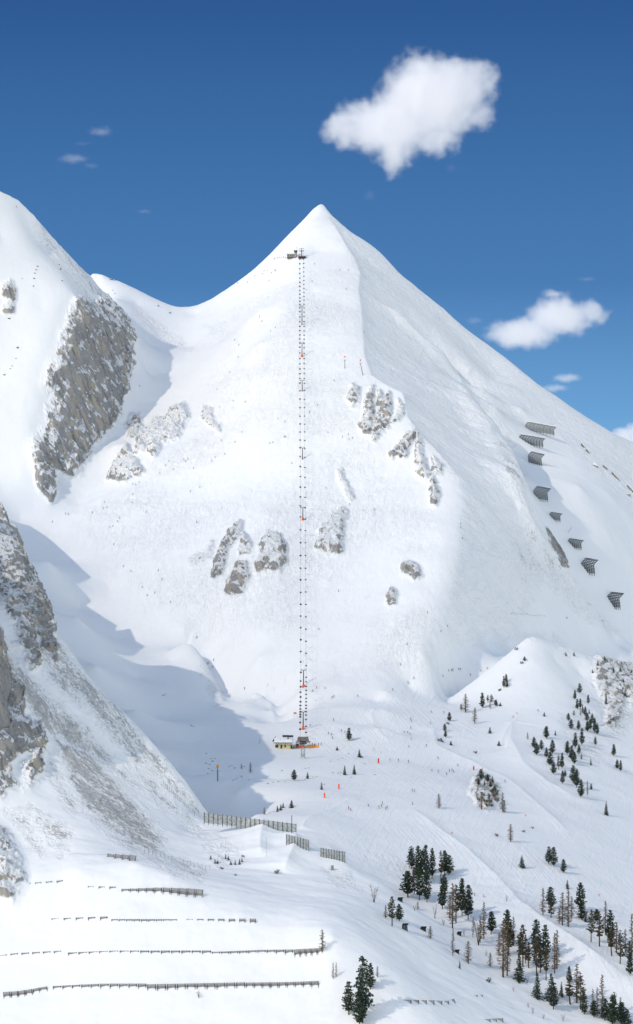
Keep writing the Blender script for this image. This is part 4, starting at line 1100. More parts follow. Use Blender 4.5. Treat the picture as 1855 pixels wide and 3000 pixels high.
# ------------------------------------------------------------ avalanche works and fences
def snow_bridge(p0, p1, H, n, lean, mat, label, group, caps=True, seed=0):
    """row of bent girders from p0 to p1 joined by cross beams, leaning over to one side"""
    rng = random.Random(seed)
    mid = (p0 + p1) / 2
    t = thing("snow_bridge", label, "snow bridge", mid, 0, group)
    a, b = p0 - mid, p1 - mid
    for i in range(n):
        f = i / (n - 1)
        q = a.lerp(b, f)
        k1 = Vector((q.x - 0.08 * H, q.y, q.z + H * 0.66)); k2 = Vector((q.x + lean * 0.20 * H, q.y - 0.9, q.z + H))
        m = MB().bar((q.x, q.y, q.z - 0.8), k1, 0.30, 0.42).bar(k1, k2, 0.30, 0.42)
        m.bar((q.x + 0.1, q.y + 1.6, q.z - 0.3), (q.x, q.y, q.z + H * 0.45), 0.2)
        m.build("girder", mat, t)
    bt = max(0.2, 0.06 * H)
    cr = MB()
    d = (b - a) / (n - 1) * 0.35
    for hh_ in (0.12, 0.22, 0.32, 0.42, 0.52, 0.62):
        cr.bar(a - d + Vector((-0.12 * hh_ * H, 0.22, H * hh_)), b + d + Vector((-0.12 * hh_ * H, 0.22, H * hh_)), 0.12, bt)
    for hh_ in (0.72, 0.82, 0.92, 0.99):
        s_ = (hh_ - 0.66) / 0.34
        off = Vector((-0.08 * H * (1 - s_) + lean * 0.20 * H * s_, 0.22 - 0.9 * s_, H * hh_))
        cr.bar(a - d + off, b + d + off, 0.12, bt)
    cr.build("cross_beams", M_tealb, t)
    if caps:
        off = Vector((lean * 0.20 * H, -0.9, H + 0.32))
        sc = MB()
        m_ = 2 * n
        for i in range(m_):
            q = (a - d).lerp(b + d, (i + 0.5) / m_) + off
            sc.ball(q, (b - a).length / m_ * 0.75, 7, 5, 0, (1, 0.9, rng.uniform(0.35, 0.6)))
        sc.build("snow_cap", M_snowcap, t, True)
    return t
GL = [((1544, 1262), (1622, 1276), 26, 9, M_olive, "longest olive snow bridge with deep snow caps, uppermost in the shaded gully"),
      ((1524, 1300), (1590, 1311), 27, 9, M_teal, "second snow bridge from the top of the gully, grey green girders"),
      ((1551, 1357), (1587, 1365), 34, 7, M_teal, "third snow bridge from the top of the gully, right under the long ones"),
      ((1567, 1462), (1605, 1469), 38, 8, M_teal, "squat snow bridge standing alone halfway down the gully"),
      ((1612, 1522), (1641, 1527), 22, 6, M_teal, "smallest snow bridge in the gully, just above the leaning pole"),
      ((1666, 1603), (1703, 1609), 26, 7, M_teal, "small snow bridge beside the dark rock edge of the gully"),
      ((1708, 1678), (1742, 1684), 44, 6, M_teal, "tall snow bridge with six curved girders, second from the bottom of the gully"),
      ((1782, 1780), (1817, 1784), 46, 8, M_teal, "lowest tall snow bridge at the right edge of the photo")]
for i, (a, b, hp, n, mat, lab) in enumerate(GL):
    pa, pb = at(*a, near=1700), at(*b, near=1700)
    pm = (pa.y + pb.y) / 2
    pa = Vector(P(a[0], a[1], pm)); pb = Vector(P(b[0], b[1], pm))
    snow_bridge(pa, pb, hp * pm / F, n, 1.0, mat, lab, "snow bridges in the shaded gully", True, i)
FAR = [((1708, 1310), "tiny red brown snow fence on the far slope, uppermost of the scattered ones", 0.9), ((1722, 1326), "tiny dark snow fence just below the uppermost red brown one", 0.9), ((1745, 1368), "tiny white capped snow block on the far slope below the red brown fences", 0.4),
       ((1773, 1373), "thin slanting snow fence above the long brown one", 0.75), ((1804, 1400), "long brown slanting snow fence near the right edge of the photo", 0.85), ((1847, 1436), "brown slanting snow fence cut by the right edge of the photo", 0.85), ((1842, 1454), "small upright grey snow fence below the one cut by the edge", 0.0)]
for i, ((u, v), lab, sl) in enumerate(FAR):
    p = at(u, v, 0.3, 1700)
    L = (5, 5, 4, 5, 10, 8, 3)[i]
    t = thing("snow_fence", lab, "snow fence", p, 0, "scattered snow fences on the far slope")
    dirv = Vector((math.cos(sl), 0, -math.sin(sl)))
    pr = MB()
    for hh_ in (0.5, 1.0, 1.5, 2.0):
        pr.bar(-dirv * L / 2 + Vector((0, 0, hh_)), dirv * L / 2 + Vector((0, 0, hh_)), 0.12, 0.3)
    pr.build("grating", M_wood, t)
    for f in (-0.5, 0, 0.5):
        MB().bar(dirv * L * f + Vector((0, 0.1, -0.6)), dirv * L * f + Vector((0, 0.1, 2.3)), 0.22).build("post", M_wood, t)
    MB().tube([-dirv * L / 2 + Vector((0, 0.2, 2.35)), dirv * L / 2 + Vector((0, 0.2, 2.35))], 0.28 if i != 2 else 1.0, 7).build("snow_cap", M_snowcap, t, True)
p = at(1664, 1560, 0.4, 1700)
t = tag(MB().tube([tuple(p), (p.x + 3.1, p.y, p.z + 4.8)], 0.12, 6).build("marker_pole", M_dark), "thin leaning pole in the shaded gully between two small snow bridges", "pole")
p = at(1262, 1803, 0.3)

# rows of snow bridges on the near left slope
def panel_proto(L, name="snow_barrier"):
    t = thing(name, "barrier", "snow barrier")
    H = 2.6
    for s_ in (-1, 1):
        MB().bar((s_ * L * 0.42, -0.45, -0.9), (s_ * L * 0.42, 0.35, H), 0.2, 0.26).bar((s_ * L * 0.42, -1.7, -1.6), (s_ * L * 0.42, 0.12, H * 0.7), 0.16, 0.2).build("support", M_dark, t)
    g_ = MB()
    for k_ in range(7):
        z = 0.15 + k_ * 0.37
        g_.bar((-L / 2, -0.05 + z * 0.22 * 0.9, z), (L / 2, -0.05 + z * 0.22 * 0.9, z), 0.10, 0.25)
    g_.build("grating", M_beam, t)
    return t
PP = panel_proto(4.0); pp_used = False
def snow_rows():
    rows = []
    def seg(name, pts, n, h0, h1, gap=0.94):
        rows.append((name, pts, n, h0, h1, gap))
    seg("upper left row above the rock head", [(66, 2594), (192, 2583)], 4, 5, 5, 0.6)
    seg("faint row under the wire line", [(250, 2600), (345, 2604)], 3, 4, 6, 0.6)
    seg("row that grows taller to the right below the grey scree", [(355, 2611), (470, 2613), (595, 2624)], 10, 7, 19, 0.97)
    seg("short wall hanging under the scree tongue", [(312, 2508), (398, 2523)], 4, 8, 16, 0.97)
    seg("left part of the second row", [(144, 2696), (322, 2692)], 5, 5, 7, 0.62)
    seg("middle part of the second row", [(325, 2700), (520, 2698)], 9, 7, 5, 0.9)
    seg("right end of the second row", [(540, 2696), (756, 2703)], 7, 4, 11, 0.6)
    seg("left part of the third row", [(-4, 2806), (40, 2799), (185, 2791)], 6, 6, 6, 0.72)
    seg("middle of the third row", [(198, 2796), (330, 2791), (620, 2793)], 14, 5, 8, 0.9)
    seg("right half of the third row", [(620, 2795), (770, 2791), (860, 2791)], 9, 6, 9, 0.95)
    seg("tall right end of the third row beside the bare larch", [(862, 2796), (946, 2789)], 5, 14, 12, 0.97)
    seg("left end of the lowest row, set off at an angle", [(10, 2920), (60, 2915), (142, 2898)], 6, 13, 9, 0.97)
    seg("left half of the lowest row", [(154, 2896), (300, 2891), (430, 2893)], 10, 7, 11, 0.93)
    seg("middle of the lowest row", [(430, 2897), (600, 2893), (720, 2890)], 10, 13, 12, 0.95)
    seg("right end of the lowest row", [(720, 2890), (850, 2889), (935, 2886)], 9, 11, 12, 0.97)
    seg("lone barrier line in the lower middle, right of the dark pine", [(1184, 2936), (1290, 2937), (1308, 2941), (1338, 2929)], 7, 7, 5, 0.98)
    seg("tiny barriers at the bottom near the dwarf bushes", [(1388, 2920), (1418, 2918)], 2, 4, 4, 0.7)
    seg("broken barrier line at the bottom edge between the bushes", [(1420, 2992), (1476, 2990)], 3, 6, 7, 0.95)
    return rows
for name, pl_, n, h0, h1, gap in snow_rows():
    L_ = [0.0]
    for a, b in zip(pl_[:-1], pl_[1:]):
        L_.append(L_[-1] + math.hypot(b[0] - a[0], b[1] - a[1]))
    def along(s_):
        s_ *= L_[-1]
        for k_ in range(len(pl_) - 1):
            if s_ <= L_[k_ + 1] or k_ == len(pl_) - 2:
                t_ = (s_ - L_[k_]) / (L_[k_ + 1] - L_[k_])
                return (pl_[k_][0] + t_ * (pl_[k_ + 1][0] - pl_[k_][0]), pl_[k_][1] + t_ * (pl_[k_ + 1][1] - pl_[k_][1]))
    for i in range(n):
        (ua, va), (ub, vb) = along((i + 0.5 - gap / 2) / n), along((i + 0.5 + gap / 2) / n)
        hp = h0 + (h1 - h0) * i / max(1, n - 1)
        p = at((ua + ub) / 2, (va + vb) / 2)
        k_ = mpp(p)
        Lm = (ub - ua) * k_
        Hm = hp * k_
        lab = "%s snow barrier from the left in the %s" % (ORD[i], name)
        if len(lab.split()) > 16:
            lab = "%s barrier in the %s" % (ORD[i], name)
        rot = (0, math.atan2(va - vb, ub - ua) * -1.0 * -1.0 * -1.0, 0)
        rot = (0, -math.atan2(va - vb, ub - ua), 0)
        sink = max(0.0, 2.6 - Hm)                # buried in the snow up to this height
        loc = Vector((p.x, p.y, p.z - sink))
        sc = (Lm / 4.0, 1.0, 1.0)
        if not pp_used:
            o = PP; pp_used = True
            o.location = loc; o.scale = sc; o.rotation_euler = rot; o["label"] = lab; o["group"] = "rows of snow barriers on the near slope"
        else:
            o = dup(PP, loc, rot, sc, lab, "rows of snow barriers on the near slope")

# board fences on the crest
def board_fence(tops, hpx, npost, label, gnd=None):
    (u0, v0), (u1, v1) = tops
    pm = at((u0 + u1) / 2, (v0 + v1) / 2 + hpx, near=1050)
    D = pm.y
    a, b = Vector(P(u0, v0, D)), Vector(P(u1, v1, D))
    H = hpx * D / F
    t = thing("board_fence", label, "fence", (a + b) / 2, 0, "grey board fences on the crest")
    c_ = (a + b) / 2
    for i in range(npost):
        q = a.lerp(b, i / (npost - 1)) - c_
        MB().bar((q.x, q.y - 0.1, q.z - H - 1.5), (q.x, q.y - 0.1, q.z + 0.25), 0.2).build("post", M_dark, t)
    for i in range(npost - 1):
        q0, q1 = a.lerp(b, i / (npost - 1)) - c_, a.lerp(b, (i + 1) / (npost - 1)) - c_
        m = MB()
        nb = 5
        for j in range(nb):
            x0, x1 = (j + 0.10) / nb, (j + 0.90) / nb
            A_, B_ = q0.lerp(q1, x0), q0.lerp(q1, x1)
            A_.y += 0.08; B_.y += 0.08
            m.bar(((A_ + B_) / 2) + Vector((0, 0, -H - 0.8)), ((A_ + B_) / 2), (B_ - A_).length, 0.05, 0, (0, 1, 0))
        m.build("board_panel", M_slat, t)
    m = MB()
    for z in (-0.3, -H * 0.5, -H + 0.2):
        m.bar(a - c_ + Vector((0, 0.16, z)), b - c_ + Vector((0, 0.16, z)), 0.1, 0.14)
    m.build("rail", M_dark, t)
board_fence(((598, 2381), (868, 2414)), 25, 21, "longest grey board fence with dark posts, left one on the snowy crest")
board_fence(((839, 2444), (905, 2461)), 25, 9, "short grey board fence, middle one of the three on the snowy crest")
board_fence(((940, 2484), (1011, 2496)), 27, 10, "right hand grey board fence beside the ski run, third on the crest")
def pole(u, vb, vt, w, mat, label, name="pole", cat="pole", lean=0.0):
    p = at(u, vb, 0.4, 900)
    H = (vb - vt) * mpp(p)
    o = MB().tube([(0, 0, -0.5), (lean * H, 0, H + 0.4)], w, 6).build(name, mat)
    o.location = p
    return tag(o, label, cat)
pole(855, 2440, 2388, 0.17, M_dark, "tall dark pole behind the right end of the longest board fence")
pole(780, 2508, 2452, 0.07, M_steel, "very thin grey measuring pole standing in the snow hollow below the crest")
pole(661, 2475, 2452, 0.06, M_steel, "very thin grey pole on the drift left of the snow hollow")
pole(758, 2180, 2160, 0.08, M_dark, "thin leaning pole in the shadow left of the yellow hut", lean=0.25)
pole(783, 2010, 2003, 0.10, M_red, "short reddish leaning pole on the slope left of the sixth pylon", lean=0.4)
p = at(973, 2549, 0.3, 900)
t = thing("equipment_cabinet", "small grey cabinet with railing standing below the right board fence", "cabinet", p)
MB().box((0.2, 0, 1.2), (1.2, 1.0, 2.4)).build("body", M_steel, t)
MB().bar((-0.9, 0, -0.3), (-0.9, 0, 2.2), 0.1).build("post", M_dark, t)
for u, vb, vt, lab, m_ in ((951, 2337, 2322, "red padded marker post, lower left one of two beside the snow mound", M_orange), (993, 2311, 2296, "red padded marker post, upper right one of two beside the snow mound", M_orange),
                      (1109, 2236, 2221, "dark red padded post beside the blue dressed skier", M_red), (1388, 2256, 2244, "thin dark red post above the rock hump with trees", M_red)):
    p = at(u, vb, 0.1)
    H = (vb - vt) * mpp(p)
    o = MB().tube([(0, 0, -0.3), (0, 0, H * 0.96), (0, 0, H)], [0.42, 0.42, 0.3], 8).build("marker_post", m_)
    o.location = p
    tag(o, lab, "marker post")
p = at(1096, 2199, 0.1)
t = thing("slalom_gate", "small red two pole gate on the flat run right of the station", "gate", p)
for x in (-0.5, 0.5):
    MB().bar((x, 0, -0.2), (x, 0, 2.0), 0.1).build("pole", M_red, t)
for u, v, lab in ((1116, 2206, "small yellow green flag marker beside the red gate"), (1414, 2253, "small red flag above the round pine on the rock hump"), (1514, 2091, "small red marker flag on the knoll shoulder"), (1324, 2443, "tiny red piste marker in the middle of the lower run"),
                  (1540, 2391, "tiny red piste marker at the end of the long hump shadow"), (1199, 2543, "orange red marker beside the pine group on the run"), (1614, 2664, "tall red banner beside the pine above the run edge"), (1755, 2625, "tiny orange piste marker on the right hand run")):
    p = at(u, v + 3, 0.1)
    t = thing("marker_flag", lab, "flag", p)
    MB().bar((0, 0, -0.2), (0, 0, 1.4), 0.07).build("stick", M_dark, t)
    MB().box((0.12, 0, 1.2), (0.55, 0.06, 0.8 if "tall" not in lab else 2.2)).build("cloth", flat("yellow_green_cloth", (0.55, 0.6, 0.1)) if "yellow" in lab else M_orange, t)
# thin post fences on the spur and its toe
def post_fence(p0, p1, n, hpx, label, near=900):
    a, b = at(*p0, near=near), at(*p1, near=near)
    t = thing("post_fence", label, "fence", a)
    rng = random.Random(n)
    tops = []
    for i in range(n):
        u, v = p0[0] + (p1[0] - p0[0]) * i / (n - 1), p0[1] + (p1[1] - p0[1]) * i / (n - 1)
        q = at(u + rng.uniform(-2, 2), v + rng.uniform(-2, 2), 0.3, near) - a
        H = hpx * mpp(a) * rng.uniform(0.8, 1.25)
        MB().bar(q, q + Vector((0, 0, H)), 0.1).build("post", M_dark, t)
        tops.append(q + Vector((0, 0, H * 0.8)))
    MB().tube(tops, 0.03, 4).build("wire", M_steel, t)
post_fence((478, 2300), (572, 2392), 20, 14, "fence of thin dark posts running down the shaded edge of the near spur")
post_fence((425, 2500), (615, 2552), 18, 16, "fence of tall thin posts along the toe of the grey scree")
post_fence((205, 2502), (318, 2505), 6, 3, "nearly buried wire fence above the left snow barriers")
post_fence((1498, 1800), (1596, 1806), 12, 6, "low dark fence line across the smooth slope above the bright knoll", 1500)
post_fence((548, 1249), (578, 1249), 5, 3, "short upper wire fence right of the jagged rock towers", 1700)
post_fence((552, 1288), (574, 1288), 4, 2, "short lower wire fence below the jagged rock towers", 1700)
# small snow bridges around the larches
for i, (u, v, wpx, hpx, lab) in enumerate(((1173, 2641, 12, 14, "small snow bridge high on the bank beside the pine pair"), (1187, 2724, 13, 21, "small dark snow bridge at the foot of the pine pair"), (1241, 2727, 13, 15, "small dark snow bridge beside the thin lone larch"),
                       (1346, 2741, 10, 14, "small snow bridge leaning beside the snowy boulder"), (1339, 2792, 11, 12, "small brown snow bridge at the foot of the tall bare larch"))):
    p = at(u, v, 0.2)
    k_ = mpp(p)
    snow_bridge(p + Vector((-wpx * k_ / 2, 0, 0)), p + Vector((wpx * k_ / 2, 0, 0)), hpx * k_, 4, 0.5, M_dark, lab, "small snow bridges on the larch bank", True, 40 + i)
# ------------------------------------------------------------ trees and bushes
def leaf(name, lo, hi, snow=0.0):
    k = NT(name)
    geo = k.n("ShaderNodeNewGeometry")
    pos = geo.outputs["Position"]
    n = k.noise(pos, 0.9, 3, 0.6)
    col = k.mix(k.rng(n, 0.3, 0.7), c4(lo), c4(hi))
    if snow:
        n2 = k.noise(pos, 0.55, 4, 0.65)
        col = k.mix(k.rng(n2, 0.66 - snow * 0.1, 0.70 - snow * 0.1), col, c4((0.80, 0.82, 0.85)))
    k.set(k.b.inputs["Base Color"], col)
    k.b.inputs["Roughness"].default_value = 0.8
    k.b.inputs["Specular IOR Level"].default_value = 0.1
    return k.m
M_pine = leaf("pine_needles", (0.028, 0.046, 0.032), (0.066, 0.094, 0.060))
M_pine_s = leaf("snowy_pine_needles", (0.034, 0.056, 0.046), (0.075, 0.10, 0.078), 0.6)
M_olive_n = leaf("dry_pine_needles", (0.06, 0.055, 0.032), (0.12, 0.10, 0.058))
M_bark = flat("bark", (0.085, 0.068, 0.055), 0.9, 0, 0.3, 1.0)
M_twig = flat("larch_twigs", (0.20, 0.15, 0.105), 0.9, 0, 0.25, 1.0)
def conifer(seed, kind):
    """unit height tree: trunk and crown of needle tufts carried on limbs"""
    rng = random.Random(seed)
    trunk, crown = MB(), MB()
    bend = rng.uniform(-0.02, 0.02)
    def spine(z):
        return Vector((bend * math.sin(z * 3), bend * 0.6 * math.sin(z * 2 + 1), z))
    if kind == "pine":
        W, base, pw = rng.uniform(0.135, 0.17), rng.uniform(0.05, 0.16), 0.5
    elif kind == "spruce":
        W, base, pw = rng.uniform(0.17, 0.21), 0.03, 0.9
    else:                                       # dry: thin, more open
        W, base, pw = rng.uniform(0.11, 0.14), rng.uniform(0.2, 0.34), 0.6
    trunk.tube([spine(-0.03), spine(0.3), spine(0.7), spine(0.97)], [0.018, 0.014, 0.009, 0.003], 6)
    lev = 26 if kind != "dry" else 22
    for i in range(lev):
        f = min(0.985, (i + rng.uniform(0.2, 0.8)) / lev)
        z = base + (1.0 - base) * f
        env = W * (min(1.0, (f + 0.07) / 0.22) if kind != "spruce" else 1.0) * max(0.0, 1 - f) ** pw * 1.15 + 0.012
        nb = rng.choice((4, 5, 6)) if kind != "dry" else rng.choice((3, 4))
        a0 = rng.uniform(0, 6.28)
        for b in range(nb):
            if rng.random() < (0.14 if kind != "dry" else 0.25):
                continue
            a = a0 + b * 6.283 / nb + rng.uniform(-0.4, 0.4)
            L = env * rng.uniform(0.62, 1.25)
            s = spine(z)
            d = Vector((math.cos(a), math.sin(a), 0.22 if kind != "spruce" else -0.25))
            e = s + d * L
            trunk.tube([s, e], [0.0035, 0.0015], 3, 0, False)
            nt = max(3, int((9 if kind != "dry" else 5) * L / W + 2))
            for q in range(nt):
                t = 0.25 + 0.8 * (q + rng.random()) / nt
                c = s + d * (L * t) + Vector((rng.gauss(0, 1), rng.gauss(0, 1), rng.gauss(0, 0.8))) * 0.012
                sz = rng.uniform(0.017, 0.032) * (1.15 - 0.35 * f)
                for w in range(2):
                    ax = Vector((rng.gauss(0, 1), rng.gauss(0, 1), rng.gauss(0, 0.6))).normalized()
                    bx = ax.cross(Vector((rng.gauss(0, 1), rng.gauss(0, 1), rng.gauss(0, 1)))).normalized()
                    crown.quad(c - ax * sz, c + bx * sz * 0.7, c + ax * sz * rng.uniform(0.6, 1.1), c - bx * sz * 0.7)
    return trunk, crown
def larch(seed):
    rng = random.Random(seed)
    trunk, crown = MB(), MB()
    trunk.tube([(0, 0, -0.03), (0.006, 0, 0.4), (rng.uniform(-.01, .01), 0.0, 1.0)], [0.017, 0.012, 0.004], 6)
    for i in range(84):
        z = 0.12 + 0.86 * (i + rng.random()) / 84
        L = 0.155 * max(0.0, 1 - z) ** 0.6 * rng.uniform(0.55, 1.2) * min(1, z / 0.25) + 0.01
        a = rng.uniform(0, 6.283)
        d = Vector((math.cos(a), math.sin(a), rng.uniform(-0.15, 0.25)))
        s = Vector((0, 0, z)); e = s + d * L
        crown.tube([s, s.lerp(e, 0.5) + Vector((0, 0, -0.004)), e], [0.0048, 0.0036, 0.002], 3, 0, False)
        for q in range(13):
            t = 0.15 + 0.85 * rng.random()
            p = s.lerp(e, t)
            dd = Vector((rng.gauss(0, 1), rng.gauss(0, 1), rng.gauss(0, 0.7))).normalized() * 0.028 * (1.1 - z * 0.5)
            crown.tube([p, p + dd], [0.0042, 0.0022], 3, 0, False)
    return trunk, crown
def broad(seed):
    rng = random.Random(seed)
    trunk, crown = MB(), MB()
    for st in range(3):
        a = rng.uniform(0, 6.28)
        tip = Vector((math.cos(a) * 0.16, math.sin(a) * 0.16, 0.95 - st * 0.12))
        trunk.tube([(st * 0.02 - 0.02, 0, -0.03), tip * 0.45 + Vector((0, 0, 0.05)), tip], [0.014, 0.009, 0.003], 5)
        for i in range(22):
            t = rng.uniform(0.3, 1)
            s = tip * t
            b = rng.uniform(0, 6.28)
            e = s + Vector((math.cos(b), math.sin(b), rng.uniform(0.3, 1.0))) * rng.uniform(0.08, 0.2) * (1.2 - t * 0.6)
            crown.tube([s, e], [0.003, 0.001], 3, 0, False)
            for q in range(6):
                p = s.lerp(e, rng.random()); crown.tube([p, p + Vector((rng.gauss(0, 1), rng.gauss(0, 1), rng.gauss(0.4, 1))).normalized() * 0.045], [0.0015, 0.0008], 3, 0, False)
    return trunk, crown
def bush(seed):
    rng = random.Random(seed)
    trunk, crown = MB(), MB()
    for i in range(7):
        a = rng.uniform(0, 6.28); e = Vector((math.cos(a) * 0.6, math.sin(a) * 0.5, rng.uniform(0.3, 0.8)))
        trunk.tube([(0, 0, -0.1), e], [0.03, 0.012], 4, 0, False)
        for q in range(18):
            c = e * rng.uniform(0.5, 1.1) + Vector((rng.gauss(0, .14), rng.gauss(0, .14), rng.gauss(0, .12)))
            ax = Vector((rng.gauss(0, 1), rng.gauss(0, 1), rng.gauss(0, 0.6))).normalized() * rng.uniform(0.07, 0.14)
            bx = ax.cross(Vector((rng.gauss(0, 1), rng.gauss(0, 1), 1))).normalized() * 0.08
            crown.quad(c - ax, c + bx, c + ax, c - bx)
    return trunk, crown
PROT = {}
def proto(key, maker, mats):
    tr, cr = maker
    PROT[key] = (tr.mesh(key + "_trunk", mats[0], True), cr.mesh(key + "_crown", mats[1]))
for s in range(5):
    proto("pine%d" % s, conifer(10 + s, "pine"), (M_bark, M_pine if s != 3 else M_pine_s))
for s in range(3):
    proto("spruce%d" % s, conifer(30 + s, "spruce"), (M_bark, M_pine if s else M_pine_s))
for s in range(3):
    proto("dry%d" % s, conifer(50 + s, "dry"), (M_bark, M_olive_n))
for s in range(4):
    proto("larch%d" % s, larch(70 + s), (M_bark, M_twig))
for s in range(2):
    proto("broad%d" % s, broad(90 + s), (M_bark, M_twig))
for s in range(3):
    proto("bush%d" % s, bush(110 + s), (M_bark, M_pine if s != 1 else M_olive_n))
NV_ = {"pine": 5, "spruce": 3, "dry": 3, "larch": 4, "broad": 2, "bush": 3}
NAMES = {"pine": ("pine_tree", "pine"), "spruce": ("spruce_tree", "spruce"), "dry": ("pine_tree", "pine"), "larch": ("larch_tree", "larch"), "broad": ("bare_tree", "tree"), "bush": ("dwarf_bush", "bush")}
LOOK = {"pine": "dark green pine", "spruce": "pointed dark spruce", "dry": "thin brownish pine", "larch": "bare brown larch", "broad": "bare many stemmed tree", "bush": "low dark dwarf bush"}
def plant(kind, p, H, wid, seed, label, group):
    rng = random.Random(seed)
    key = kind + str(seed % NV_[kind])
    t = thing(NAMES[kind][0], label, NAMES[kind][1], p, rng.uniform(0, 6.28), group)
    tm, cm = PROT[key]
    a = link(bpy.data.objects.new("trunk" if kind != "bush" else "stems", tm)); a.parent = t
    b = link(bpy.data.objects.new("crown", cm)); b.parent = t
    nat = {"pine": 0.30, "spruce": 0.38, "dry": 0.25, "larch": 0.26, "broad": 0.5, "bush": 1.5}[kind]
    w = max(0.75, min(1.9, wid / (H * nat)))
    t.scale = (H * w, H * w, H)
